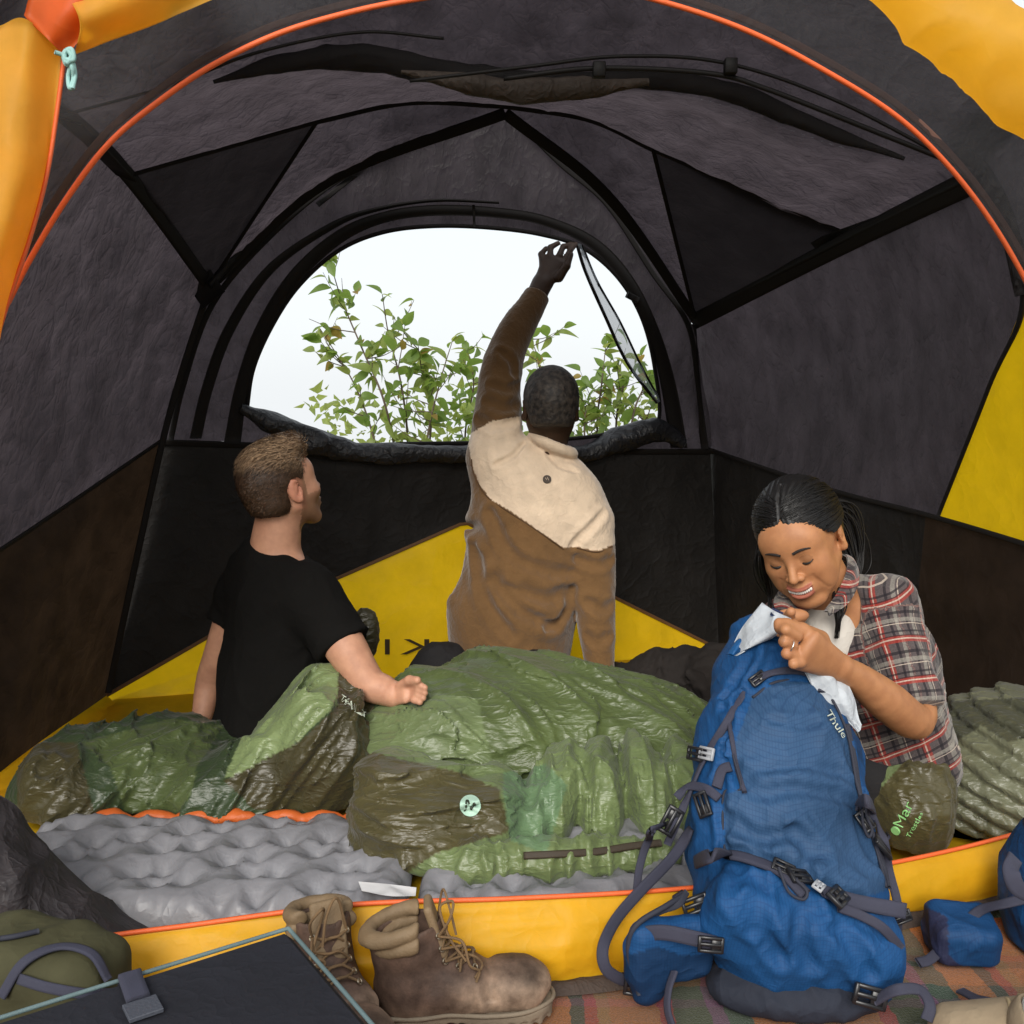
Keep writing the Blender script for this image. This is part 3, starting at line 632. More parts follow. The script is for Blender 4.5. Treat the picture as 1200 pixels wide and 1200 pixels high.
# --- bag in the middle: long mound behind, olive hood and puffy quilted end in front
def f_mid(P):
    d = ell(P, at(560, 862, 2.42), (.30, .27, .185)); d = smin(d, ell(P, at(650, 850, 2.45), (.26, .26, .17)), .08)
    d = smin(d, ell(P, at(765, 868, 2.42), (.19, .26, .125)), .06)
    d = smin(d, ell(P, at(470, 900, 2.32), (.12, .22, .15)), .05)
    q = P * np.array((1, 1, 1), np.float32)
    d = d - crump(P @ np.array(((.8, .5, .3), (-.5, .8, .1), (-.3, -.2, .9)), np.float32), .019, 4.4, (.26, 1.9, 1.7)) - .022 * fbm(P * 4.5 + 2, 2)
    return smax(d, .045 - P[:, 2], .03)
def f_end(P):
    pf = None
    for (x, y, dd, rx, rz, tl) in ((625, 958, 2.07, .055, .10, .3), (652, 938, 2.10, .058, .125, .2), (700, 935, 2.12, .060, .130, .05), (755, 930, 2.14, .065, .130, -.15), (800, 930, 2.16, .05, .12, -.1)):
        c = at(x, y, dd); e = ell(P, c, (rx, .17, rz), basis((tl * .2, 1, 0), (tl, 0, 1))); pf = e if pf is None else smin(pf, e, .018)
    ro = chain(P, [at(480, 1010, 1.86), at(560, 1012, 1.83), at(660, 1008, 1.84), at(780, 1002, 1.89)], [.03, .040, .043, .036], .02)
    d = smin(pf, ro, .015) - crump(P, .015, 5.0, (3.0, 1, .45))
    hood = ell(P, at(500, 958, 1.99), (.150, .15, .105), basis((.25, 1, 0), (-.12, 0, 1))); hood = smin(hood, ell(P, at(455, 935, 2.02), (.075, .12, .10)), .04); hood = smin(hood, ell(P, at(578, 960, 2.0), (.075, .15, .098)), .03)
    hood = hood - crump(P + 3.1, .016, 5.0, (.5, 1, 2.4))
    d = smin(d, hood, .012)
    return smax(d, .04 - P[:, 2], .015)
bagm = empty('sleeping_bag', (.05, 2.2, .05), 'crumpled bright green sleeping bag heaped in the middle, olive hood towards the door', 'sleeping bag')
V, F = smesh(f_mid, (-.55, 1.95, .0), (.65, 2.85, .46), .0062); C_ = tone(V, GRN)
paintpoly(V, C_, [(430, 800), (560, 820), (600, 1000), (420, 1000)], GRN2 * .75)
mk('quilted_shell', V, F, BAG, bagm, col=C_)
V, F = smesh(f_end, (-.42, 1.72, .0), (.52, 2.4, .32), .006); C_ = tone(V, (GRN + GRN2) / 2)
paintpoly(V, C_, [(400, 870), (470, 890), (540, 905), (585, 925), (597, 975), (560, 985), (510, 1000), (470, 1030), (445, 1060), (400, 1040)], OLV * 1.35)
paintpoly(V, C_, [(590, 905), (640, 895), (665, 920), (640, 1000), (598, 985), (590, 930)], np.array((.13, .215, .105)))
mk('foot_end', V, F, BAG, bagm, col=C_)
P, N = mtrace(f_end, [(612, 1003), (650, 1001), (700, 998), (740, 993), (775, 988)], .003); P = crv(P, 40); V, F = ribVF(P, .014, .005, np.array((0, -.8, .6))); mk('zipper', V, F, plain('zip_brown', (.04, .028, .015), .6, bump=.5, bs=900), bagm)
def disc_on(f, px, py, rad, mat, name, parent, off=.003, n=36, asp=1.0, th=.002):
    c, nr = trace(f, px, py); X = np.cross(nr, (0, 0, 1.)); X /= np.linalg.norm(X); Y = np.cross(X, nr); Y = -Y if Y[2] < 0 else Y
    V = [c + nr * (off + th)]; 
    for k in range(n): a = 2 * math.pi * k / n; V.append(c + nr * (off + th) + (X * math.cos(a) + Y * math.sin(a) * asp) * rad)
    for k in range(n): a = 2 * math.pi * k / n; V.append(c + nr * (off - .004) + (X * math.cos(a) + Y * math.sin(a) * asp) * rad)
    F = [(0, 1 + (k + 1) % n, 1 + k) for k in range(n)] + [(1 + k, 1 + (k + 1) % n, 1 + n + (k + 1) % n, 1 + n + k) for k in range(n)]
    if np.dot(np.cross(V[2] - V[1], V[0] - V[1]), nr) < 0: pass
    else: F = [q[::-1] for q in F]
    mk(name, V, F, mat, parent, smooth=False); return c + nr * (off + th + .0006), X, Y, nr
def disc_conf(f, px, py, rpx, mat, name, parent, off=.002, ax=(1, 0), asp=1.0):
    Q = [(px, py)]; nr_, na = 5, 28
    for i in range(1, nr_ + 1):
        for k in range(na): a = 2 * math.pi * k / na; Q.append((px + rpx * i / nr_ * math.cos(a) * asp, py + rpx * i / nr_ * math.sin(a)))
    P, N = mtrace(f, Q, off); F = [(0, 1 + (k + 1) % na, 1 + k) for k in range(na)]
    for i in range(nr_ - 1):
        for k in range(na): a = 1 + i * na; F.append((a + k, a + (k + 1) % na, a + na + (k + 1) % na, a + na + k))
    mk(name, P, F, mat, parent)
LGR = plain('logo_pale_green', (.42, .62, .50), .5)
disc_conf(f_end, 551, 945, 12.5, LGR, 'logo_patch', bagm, .0025)
lg = [(-11, -6), (-5, 6), (2, -3), (6, 4), (10, 1)]; DK = plain('logo_dark', (.02, .03, .015), .6)
P, nr = mtrace(f_end, crv([(551 + a * .7, 945 - b_ * .9, 0) for a, b_ in lg], 30)[:, :2], .0040); V, F = ribVF(P, .0038, .0008, nr); mk('logo_mark', V, F, DK, bagm)
def text_on(f, s, x0, y0, x1, y1, hpx, mat, name, parent, off=.003, mirror=False, slant=0):
    """lettering laid on the surface, baseline from (x0,y0) to (x1,y1) of the photograph"""
    V, F = textVF(s, 1, mirror); a0, a1 = V[:, 0].min(), V[:, 0].max(); hy = max(V[:, 1].max(), .1)
    # refine by subdividing long triangles is not needed at this size
    L = math.hypot(x1 - x0, y1 - y0); ux, uy = (x1 - x0) / L, (y1 - y0) / L; nx, ny = uy, -ux
    Q = [(x0 + ux * L * (v[0] - a0) / (a1 - a0) + nx * hpx * v[1] / hy, y0 + uy * L * (v[0] - a0) / (a1 - a0) + ny * hpx * v[1] / hy) for v in V]
    p00, n0 = trace(f, x0, y0); p10, n1 = trace(f, x1, y1); P, N = mtrace(f, Q, off); mk(name, P, F, mat, parent, smooth=False)

# --- dark green bag on the left with the light green knee piece
def f_left(P):
    d = ell(P, at(105, 922, 2.26), (.175, .20, .125)); d = smin(d, ell(P, at(200, 905, 2.34), (.19, .2, .135)), .05); d = smin(d, ell(P, at(270, 925, 2.24), (.15, .15, .10)), .04)
    k = chain(P, [at(384, 812, 2.34), at(345, 870, 2.28), at(300, 925, 2.2)], [.062, .095, .09], .05); d = smin(d, k, .03)
    e = ell(P, at(380, 885, 2.24), (.115, .13, .16)); d = smin(d, e, .03)
    d = smin(d, chain(P, [at(404, 800, 2.42), at(428, 850, 2.36)], [.05, .07], .03), .02)
    d = d - crump((P + 9) @ np.array(((.8, 0, .6), (0, 1, 0), (-.6, 0, .8)), np.float32), .021, 4.4, (2.3, 1.2, .4)) - .02 * fbm(P * 5 + 4, 2)
    return smax(d, .03 - P[:, 2], .02)
bagl = empty('sleeping_bag', (-.75, 2.2, .03), 'dark green and olive sleeping bag over the lap of the man in black tee', 'sleeping bag')
V, F = smesh(f_left, (-1.25, 1.95, -.01), (-.28, 2.7, .45), .0062); C_ = tone(V, DGR * 1.1)
paintpoly(V, C_, [(95, 870), (200, 842), (262, 850), (230, 900), (225, 930), (190, 975), (150, 960), (130, 900)], GRN * .85)
paintpoly(V, C_, [(345, 762), (398, 772), (410, 800), (395, 825), (350, 868), (300, 905), (262, 912), (285, 860), (320, 800)], GRN2)
paintpoly(V, C_, [(398, 775), (440, 800), (430, 950), (300, 950), (262, 915), (350, 870), (395, 828)], OLV * .9)
paintpoly(V, C_, [(20, 870), (90, 870), (120, 990), (20, 990)], OLV)
mk('quilted_shell', V, F, BAG, bagl, col=C_)
def f_hood(P): return smax(ell(P, at(424, 748, 2.62), (.045, .03, .085), basis((0, 1, 0), (.18, 0, 1))) - crump(P, .004, 16), -(P[:, 2] - .1), .01)
V, F = smesh(f_hood, (-.5, 2.5, .15), (-.3, 2.75, .5), .004); mk('hood_tip', V, F, BAG, bagl, col=tone(V, OLV * .6))
WHP = plain('print_white', (.55, .6, .5), .6)
text_on(f_left, 'TRAIL 20', 398, 822, 424, 842, 7, WHP, 'printed_label', bagl, .008)
# --- bag end on the right with printed name, and the olive down quilt
def f_right(P):
    d = ell(P, at(1045, 905, 2.10), (.12, .17, .13)); hd = ell(P, at(1068, 945, 1.98), (.085, .085, .105), basis((.2, 1, 0), (-.25, 0, 1)))
    c = at(1090, 925, 1.9); q = P - c.astype(np.float32); th = np.arctan2(q[:, 2], q[:, 0]); r = np.hypot(q[:, 0], q[:, 2])
    hd = hd + .010 * np.exp(-(r / .03) ** 2) - .006 * np.abs(np.sin(th * 5)) * np.exp(-((r - .04) / .04) ** 2)
    d = smin(d - crump(P, .012, 6, (2, 1, .6)), hd - crump(P, .006, 8, (1.8, 1, 1)), .014)
    return smax(d, .035 - P[:, 2], .02)
bagr = empty('sleeping_bag', (.82, 2.05, .03), 'green sleeping bag end with olive gathered opening beneath the elbow of the woman', 'sleeping bag')
V, F = smesh(f_right, (.5, 1.8, .0), (1.05, 2.4, .36), .005); C_ = tone(V, GRN2 * .8)
paintpoly(V, C_, [(1078, 868), (1130, 860), (1150, 1000), (1010, 1040), (1010, 950), (1040, 915)], OLV * 1.2)
mk('quilted_shell', V, F, BAG, bagr, col=C_)
NEON = plain('print_neon_green', (.28, .60, .22), .5)
text_on(f_right, 'Mar', 1057, 970, 1071, 943, 11, NEON, 'printed_name', bagr)
text_on(f_right, 'Trestles', 1066, 982, 1082, 953, 6, NEON, 'printed_name', bagr)
disc_on(f_right, 1050, 973, .009, NEON, 'printed_mark', bagr, .002)
def f_quilt(P):
    c = at(1190, 900, 2.16); ax = np.array((.35, -.1, 1.0), np.float32); ax /= np.linalg.norm(ax)
    d = ell(P, c, (.23, .22, .165), basis((0, 1, 0), (-.25, 0, 1))); s = (P @ ax) / .036
    d = d - .015 * np.abs(np.sin(s * math.pi / 1.0 + noise(P * 6) * .8)) - crump(P, .007, 9, (2.2, 1, .8))
    r2 = chain(P, [at(1105, 860, 2.28), at(1140, 836, 2.3), at(1190, 832, 2.3), at(1250, 850, 2.28)], [.03, .042, .045, .04], .02); s2 = np.sin(P[:, 0] * 95); d = smin(d, r2 - .005 * np.abs(s2) - crump(P, .003, 12), .01)
    return smax(d, .03 - P[:, 2], .02)
qu = empty('down_quilt', (1.05, 2.15, .03), 'olive puffy down quilt with sewn baffles at the right edge', 'quilt')
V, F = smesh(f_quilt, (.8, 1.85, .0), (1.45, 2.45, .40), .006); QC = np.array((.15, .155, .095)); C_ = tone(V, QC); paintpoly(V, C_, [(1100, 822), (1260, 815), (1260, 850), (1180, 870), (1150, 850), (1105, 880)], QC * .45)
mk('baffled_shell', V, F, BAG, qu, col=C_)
# dark jacket heap behind
def f_heap(P):
    d = ell(P, at(790, 792, 2.98), (.13, .10, .085)); d = smin(d, ell(P, at(745, 800, 2.95), (.11, .1, .05)), .03); d = smin(d, ell(P, at(840, 790, 2.9), (.10, .1, .09)), .03)
    return smax(d - crump(P, .018, 7), .01 - P[:, 2], .01)
V, F = smesh(f_heap, (.2, 2.7, -.01), (.85, 3.2, .3), .008)
tag(mk('clothes_heap', V, F, fabric('black_clothes', (.02, .016, .014), .85, 0, .2, 12, .4)), 'heap of dark brown clothing between the kneeling man and the backpack', 'clothes')
# ================================================================ people
def skinmat(name, base, lip):
    b = NB(name); col = b.n('Attribute', attribute_name='col').outputs[0]; tc = b.n('TexCoord').outputs['Object']
    f = b.ramp(b.n('TexNoise', {0: tc, 'Scale': 40, 'Detail': 5}).outputs[0], [(.3, (.86, .80, .80)), (.7, (1.08, 1.06, 1.05))]); col = b.mix(1.0, col, f, 'MULTIPLY')
    bp = b.n('Bump', {'Height': b.n('TexNoise', {0: tc, 'Scale': 420, 'Detail': 3}).outputs[0], 'Strength': .22, 'Distance': .0012}).outputs[0]
    p = b.n('BsdfPrincipled', {'Base Color': col, 'Roughness': .55, 'Normal': bp, 'Specular IOR Level': .45, 'Subsurface Weight': .05, 'Subsurface Radius': (.010, .004, .002), 'Subsurface Scale': 1.0})
    b.t.links.new(p.outputs[0], b.out.inputs[0]); return b.m
SKIN = skinmat('skin', 0, 0)
def hairmat(name, c, r=.35, c2=None):
    b = NB(name); col = c4(c)
    if c2: col = b.ramp(b.n('TexNoise', {0: b.n('TexCoord').outputs['Object'], 'Scale': 70, 'Detail': 3}).outputs[0], [(.4, c), (.62, c2)])
    p = b.n('BsdfPrincipled', {'Base Color': col, 'Roughness': r, 'Specular IOR Level': .5}); b.t.links.new(p.outputs[0], b.out.inputs[0]); return b.m
def headsdf(P, c, M, s=1.0, face=True, fem=False, smile=0.0, ears=True):
    """head in its own frame: x right, y forward, z up"""
    q = ((P - np.asarray(c, np.float32)) @ M.astype(np.float32)) / s; qa = q.copy(); qa[:, 0] = np.abs(qa[:, 0])
    d = ell(q, (0, -.016, .030), (.075, .094, .088))
    d = smin(d, ell(q, (0, .030, -.025), (.059, .060, .078)), .03)
    d = smin(d, rc(qa, (.049, .0, -.045), (.020, .062, -.096), .020, .017), .024)
    d = smin(d, sph(q, (0, .070, -.100), .0165 if fem else .019), .02)
    if face:
        d = smin(d, ell(qa, (.036, .058, -.024 + .005 * smile), (.028, .026, .026)), .02)
        if fem: d = smin(d, ell(qa, (.041, .045, -.052), (.022, .030, .034)), .02)
        d = smin(d, ell(q, (0, .058, .034), (.058, .030, .036)), .03)
        d = smax(d, -ell(qa, (.031, .1005, .006), (.018, .014, .010)), .012)
        d = smin(d, sph(qa, (.0305, .0735, .004), .0138), .004)
        d = smin(d, rc(q, (0, .084, .012), (0, .107, -.026), .0062, .0092), .010)
        d = smin(d, sph(qa, (.0115, .096, -.030), .0075), .006)
        d = smax(d, -sph(qa, (.0065, .103, -.0385), .0035), .003)
        d = smin(d, ell(q, (0, .076, -.062), (.030, .022, .022)), .014)
        mw = .023 + .005 * smile
        up = np.stack([q[:, 0], q[:, 1] + 6.5 * q[:, 0] ** 2, q[:, 2] - smile * 9 * q[:, 0] ** 2], 1)
        d = smin(d, ell(up, (0, .0965, -.0565), (mw, .006, .0036)), .004)
        d = smin(d, ell(up, (0, .0945, -.0705 - .003 * smile), (mw * .85, .0065, .0046)), .004)
        if smile: d = smax(d, -ell(up, (0, .1, -.0645), (mw * .78, .016, .0046)), .002)
        else: d = smax(d, -ell(up, (0, .104, -.0632), (mw, .006, .0012)), .002)
        d = d + .0012 * smile * np.exp(-(((qa[:, 0] - (.032 + .4 * np.clip(-.035 - q[:, 2], 0, .04))) / .0035) ** 2)) * ((q[:, 2] < -.030) & (q[:, 2] > -.078) & (q[:, 1] > .05))
    if ears:
        Me = basis((.35, 1, 0), (0, -.18, 1))
        e = ell(qa, (.0775, -.012, -.006), (.0075, .019, .031), basis((.35, 1, 0), (0, -.18, 1)))
        e = smin(e, sph(qa, (.077, -.004, -.030), .009), .006)
        e = smax(e, -ell(qa, (.0875, -.007, -.002), (.0105, .0125, .021)), .003)
        e = smin(e, ell(qa, (.079, -.010, .0), (.004, .006, .013)), .004)
        d = smin(d, e, .005)
    return d * s
def hloc(c, M, q, s=1.0): return np.asarray(c) + np.asarray(q) @ M.T * s
def strands(name, starts, pathf, r, mat, parent, k=3):
    V = []; F = []; o = 0
    for st in starts:
        P = pathf(st); m = len(P); T, fr = frames(P)
        for i in range(m):
            rr = r * (1 - .85 * (i / (m - 1)) ** 2)
            for j in range(k): a = 2 * math.pi * j / k; V.append(P[i] + rr * (math.cos(a) * fr[i][0] + math.sin(a) * fr[i][1]))
        F += [tuple(o + x for x in q) for q in gridfaces(m, k, cv=True)]; o += m * k
    return mk(name, np.array(V), F, mat, parent)

# ---------------------------------------------------------------- the man in the fleece, kneeling with one arm up
m2 = empty('person', at(600, 790, 3.05) * (1, 1, 0) + (0, 0, .02), 'kneeling man', 'person')
m2['label'] = 'man kneeling with his back to us in brown and beige fleece, one arm raised'
DS = np.array((.050, .026, .014))
hc2 = at(645, 478, 3.0); M2 = basis((-.05, 1, .10), (.02, -.14, 1)); hs2 = 1.02
SH_L = at(581, 535, 3.06); EL_L = at(589, 425, 3.12); WR_L = at(629, 346, 3.2)
SH_R = at(690, 612, 3.02); EL_R = at(697, 705, 2.98); WR_R = at(703, 792, 2.92)
hp = [at(x, y, 3.28) for x, y in ((632, 342), (641, 318), (652, 300))]
def hand2(P):
    d = ec(P, at(632, 340, 3.2), at(650, 306, 3.24), (.027, .019), (.043, .016), (.8, .2, .55))
    d = smin(d, rc(P, WR_L, at(634, 334, 3.21), .029, .026), .02)
    fg = [([(636, 310), (634, 298), (640, 291)], [.0105, .0095, .008]), ([(645, 302), (645, 290), (654, 285)], [.0105, .0095, .008]), ([(655, 300), (660, 289), (670, 286)], [.0105, .009, .008]), ([(661, 306), (668, 294), (675, 286)], [.010, .009, .0075])]
    for pts, rr in fg: d = smin(d, chain(P, [at(x, y, 3.24 + .012 * i) for i, (x, y) in enumerate(pts)], rr, .004), .005)
    return smin(d, chain(P, [at(655, 325, 3.2), at(664, 312, 3.19), at(669, 298, 3.2)], [.016, .012, .009], .006), .010)
def body2(P):
    d = headsdf(P, hc2, M2, hs2, face=False)
    d = smin(d, rc(P, at(646, 500, 3.02), at(640, 545, 3.07), .060, .050), .02)
    d = smin(d, ec(P, at(634, 585, 3.06), at(602, 745, 3.02), (.17, .10), (.15, .11), (1, 0, -.35)), .06)
    d = smin(d, limb(P, [at(610, 548, 3.07), SH_L, EL_L, WR_L], [.06, .058, .045, .029]), .03)
    d = smin(d, chain(P, [at(655, 572, 3.06), SH_R, EL_R, WR_R], [.06, .058, .045, .032], .03), .03)
    d = smin(d, hand2(P), .008)
    d = smin(d, ell(P, WR_R + np.array((0, -.04, -.02)), (.045, .06, .02)), .01)
    return d
V, F = smesh(body2, (-.3, 2.75, .02), (.42, 3.45, 1.60), .0045); C_ = tone(V, DS, .1)
mk('body', V, F, SKIN, m2, col=C_)
def cap2(P):
    q = ((P - hc2.astype(np.float32)) @ M2.astype(np.float32)) / hs2
    d = ell(q, (0, -.018, .034), (.081, .100, .092)); d = smin(d, ell(q, (0, -.055, -.03), (.058, .045, .045)), .03)
    d = smax(d, -(q[:, 2] + .062 + .25 * q[:, 1]), .01); d = smax(d, q[:, 1] - .045 - .6 * (q[:, 2]), .01)
    return d * hs2 - .0022 * (ridged(q * 150, 1.2) - .4) - .001 * noise(q * 60)
V, F = smesh(cap2, hc2 - .14, hc2 + .15, .003)
mk('short_curly_hair', V, F, hairmat('curly_black_hair', (.012, .010, .009), .65, (.05, .04, .033)), m2)
# fleece
folds2 = [([(548, 560), (556, 620), (580, 680), (610, 715), (650, 735)], .014, .012), ([(575, 600), (600, 650), (640, 668), (668, 672)], .012, .010), ([(556, 640), (570, 700), (600, 745)], .013, .010), ([(600, 690), (640, 702), (668, 690)], .014, .011), ([(640, 738), (660, 720), (670, 690)], .010, .009),
          ([(570, 470), (590, 478), (606, 474)], .009, .009), ([(560, 490), (580, 500), (604, 494)], .009, .009), ([(575, 450), (594, 456), (607, 450)], .008, .008), ([(586, 412), (600, 425), (603, 440)], .008, .008), ([(676, 655), (700, 662), (716, 655)], .009, .008), ([(690, 705), (705, 715), (717, 708)], .010, .009), ([(688, 745), (700, 752), (714, 745)], .009, .008), ([(670, 640), (690, 620), (708, 600)], .008, .008), ([(640, 530), (655, 545), (675, 553)], .006, .006), ([(615, 520), (600, 535), (580, 545)], .006, .006)]
def fl_base(P):
    t = ec(P, at(632, 580, 3.06), at(601, 752, 3.02), (.205, .135), (.178, .145), (1, 0, -.38))
    t = smin(t, ec(P, at(590, 720, 3.03), at(592, 768, 3.02), (.175, .13), (.165, .13), (1, 0, -.12)), .05)
    t = smin(t, chain(P, [at(628, 548, 3.06), SH_L], [.075, .085], .03), .05)
    t = smin(t, chain(P, [at(655, 562, 3.06), SH_R], [.075, .076], .03), .045)
    a = limb(P, [SH_L, EL_L, WR_L + (WR_L - EL_L) * .02], [.083, .064, .042])
    t = smin(t, a, .03)
    b_ = limb(P, [SH_R, EL_R, WR_R + np.array((0, 0, .02))], [.077, .064, .045]); t = smin(t, b_, .012)
    t = smin(t, chain(P, [at(533, 705, 3.0), at(556, 700, 3.02)], [.016, .05], .02), .03)
    return t
FOL = [(crv(mtrace(fl_base, pts)[0], 9), r_, dp) for pts, r_, dp in folds2]
def fleece(P):
    t = fl_base(P)
    for pts, r_, dp in FOL:
        e = chain(P, list(pts), [r_ * .6] + [r_] * (len(pts) - 2) + [r_ * .5], .004) + r_
        t = t + 1.15 * dp * np.exp(-(np.maximum(e, 0) / (r_ * 1.3)) ** 2) - dp * .55 * np.exp(-((np.maximum(e, 0) - r_ * 2.6) / (r_ * 1.2)) ** 2)
    t = t - .006 * fbm(P * 7, 2) - .0012 * noise(P * 90)
    # collar
    col_ = smax(ell(P, at(648, 521, 3.03), (.083, .075, .030), basis((0, 1, 0), (.45, 0, 1))), -ell(P, at(649, 514, 3.03), (.066, .06, .05), basis((0, 1, 0), (.45, 0, 1))), .006); t = smin(t, col_, .012)
    # open the bottom and the neck
    t = smax(t, -rc(P, at(650, 500, 3.02), at(648, 518, 3.04), .056, .044), .006)
    t = smax(t, -((P - WR_L.astype(np.float32)) @ (-(WR_L - EL_L) / np.linalg.norm(WR_L - EL_L)).astype(np.float32)) - .004, .006)
    return smax(t, .10 - P[:, 2], .01)
V, F = smesh(fleece, (-.3, 2.75, .04), (.42, 3.35, 1.38), .005)
BR = np.array((.165, .090, .037)); BE = np.array((.72, .57, .42)); C_ = np.repeat(BR[None], len(V), 0)
yoke = [(520, 520), (555, 506), (575, 494), (608, 488), (640, 490), (740, 500), (760, 630), (719, 638), (700, 646), (676, 641), (660, 642), (640, 628), (600, 600), (575, 585), (562, 568), (553, 545), (549, 520)]
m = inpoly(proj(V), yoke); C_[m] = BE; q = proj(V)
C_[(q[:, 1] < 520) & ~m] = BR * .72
C_ *= (1 + .10 * fbm(V * 30, 3))[:, None]
FLE = fabric('fleece', (1, 1, 1), .95, 0, .1, 60, .25, attr=True, sheen=.4, spec=.1, weave=500)
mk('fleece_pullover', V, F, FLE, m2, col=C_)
P, N = mtrace(fleece, [(553, 538), (556, 556), (572, 583), (600, 602), (640, 629), (660, 643)], .0015); mk('yoke_seam', *tubeVF(crv(P, 50), .0022, 6), plain('seam_brown', (.10, .05, .02), .8), m2)
P, N = mtrace(fleece, [(676, 642), (700, 647), (717, 640)], .0015); mk('yoke_seam', *tubeVF(crv(P, 20), .0022, 6), bpy.data.materials['seam_brown'], m2)
c, X, Y, nr = disc_on(fleece, 641, 562, .0125, plain('badge_dark', (.05, .035, .025), .6), 'badge', m2, .003)
P = np.array([c + X * a * .0008 + Y * b_ * .0009 for a, b_ in ((-6, -5), (-1, 6), (2, -4), (6, 4))]); V, F = ribVF(P, .0022, .001, nr); mk('badge_mark', V, F, plain('badge_light', (.5, .4, .3), .6), m2)
def pants2(P):
    d = ec(P, at(598, 760, 3.03), at(596, 800, 3.02), (.165, .125), (.17, .15), (1, 0, 0)); d = smin(d, chain(P, [at(570, 790, 3.0), at(515, 790, 2.92), at(475, 822, 2.85)], [.10, .085, .06], .04), .03)
    d = smin(d, chain(P, [at(620, 790, 3.0), at(640, 810, 2.7)], [.1, .08], .04), .03)
    return smax(d - crump(P, .008, 7), .03 - P[:, 2], .01)
V, F = smesh(pants2, (-.45, 2.6, .0), (.4, 3.3, .35), .008); mk('trousers', V, F, fabric('black_trousers', (.016, .015, .016), .85, 0, .2, 20, .3), m2)

# ---------------------------------------------------------------- the man in the black tee
m1 = empty('person', at(300, 850, 2.5) * (1, 1, 0) + (0, 0, .02), 'fair-skinned man with short light brown hair in a black tee, looking up towards the window', 'person')
LS = np.array((.56, .30, .19))
hc1 = at(330, 572, 2.48); M1 = basis((.66, .72, .24), (-.20, -.08, 1)); hs1 = .96
S1R = at(362, 698, 2.42); E1R = at(430, 798, 2.33); W1R = at(462, 815, 2.32)
S1L = at(284, 690, 2.58); E1L = at(258, 765, 2.60); W1L = at(236, 845, 2.58)
def body1(P):
    d = headsdf(P, hc1, M1, hs1)
    d = smin(d, rc(P, at(328, 596, 2.49), at(320, 660, 2.50), .055, .067), .022)
    d = smin(d, ec(P, at(325, 705, 2.50), at(314, 800, 2.50), (.14, .09), (.12, .09), (.75, -.62, 0)), .06)
    d = smin(d, ec(P, at(314, 800, 2.50), at(312, 850, 2.48), (.12, .09), (.13, .10), (.75, -.62, 0)), .05)
    d = smin(d, rc(P, at(328, 666, 2.5), S1R, .058, .058), .03)
    d = smin(d, rc(P, at(310, 668, 2.5), S1L, .055, .055), .03)
    a = limb(P, [S1R, at(398, 748, 2.36), E1R, at(448, 808, 2.325), W1R], [.054, .053, .041, .037, .026], 13); d = smin(d, a, .015)
    d = smin(d, limb(P, [S1L, E1L, at(246, 800, 2.62), W1L], [.05, .042, .038, .026]), .012)
    h = ec(P, W1R, at(478, 809, 2.29), (.026, .018), (.034, .015), (.3, .5, .8)); 
    for i, (a_, b_, c_) in enumerate((((479, 801), (490, 802), (498, 806)), ((480, 806), (491, 808), (498, 812)), ((479, 811), (490, 814), (496, 818)), ((477, 816), (486, 820), (492, 823)))):
        h = smin(h, chain(P, [at(*a_, 2.29), at(*b_, 2.26), at(*c_, 2.25)], [.0095, .009, .0075], .004), .004)
    h = smin(h, chain(P, [at(470, 804, 2.3), at(480, 797, 2.27), at(489, 797, 2.25)], [.013, .011, .009], .005), .008)
    d = smin(d, h, .012)
    d = smin(d, ell(P, W1L + np.array((-.01, -.03, -.02)), (.04, .06, .018)), .015)
    return d
V, F = smesh(body1, (-.90, 2.02, .02), (-.12, 2.85, .95), .0032); C_ = tone(V, LS, .08)
q = ((V - hc1) @ M1) / hs1
st = np.clip((.105 - np.hypot(q[:, 1] * 0 + 0, (q[:, 2] + .075) * 1.0) * 1.4) / .06, 0, 1) * (q[:, 1] > .005) * (q[:, 2] < -.038 + .3 * np.clip(np.abs(q[:, 0]) - .03, 0, 1)) * (q[:, 2] > -.125)
st = np.where((q[:, 1] > .0) & (q[:, 1] < .03) & (np.abs(q[:, 0]) > .05) & (q[:, 2] > -.09) & (q[:, 2] < .03), np.maximum(st, .8), st)
C_ = C_ * (1 - .75 * st[:, None]) + np.array((.16, .085, .04)) * (.75 * st[:, None])
red = np.exp(-((np.abs(q[:, 0]) - .08) / .012) ** 2) * (np.abs(q[:, 1] + .01) < .03); C_ = C_ * (1 - .35 * red[:, None]) + np.array((.7, .22, .14)) * .35 * red[:, None]
mk('body', V, F, SKIN, m1, col=C_)
def cap1(P):
    q = ((P - hc1.astype(np.float32)) @ M1.astype(np.float32)) / hs1; qa = np.abs(q[:, 0])
    d = ell(q, (0, -.018, .032), (.079, .098, .092)); d = smin(d, ell(q, (0, -.050, -.03), (.060, .046, .045)), .03); d = smin(d, ell(q, (0, .035, .098), (.055, .055, .028)), .025)
    d = smax(d, -(q[:, 2] + .070 + .2 * q[:, 1]), .01)
    d = smax(d, np.minimum(q[:, 1] - .006, (q[:, 1] - .070) + (.062 - q[:, 2]) * 1.0), .006)
    d = smax(d, -ell(np.stack([qa, q[:, 1], q[:, 2]], 1), (.08, .0, -.02), (.03, .034, .046)), .006)
    return d - .0012 * noise(q * np.array((160, 60, 60)))
V, F = smesh(cap1, hc1 - .16, hc1 + .17, .003)
q = ((V - hc1) @ M1); lf = np.clip((q[:, 2] - .035 + .3 * q[:, 1]) / .05, 0, 1)[:, None]
HC = np.array((.060, .032, .017)) * (1 - lf) + np.array((.33, .22, .13)) * lf
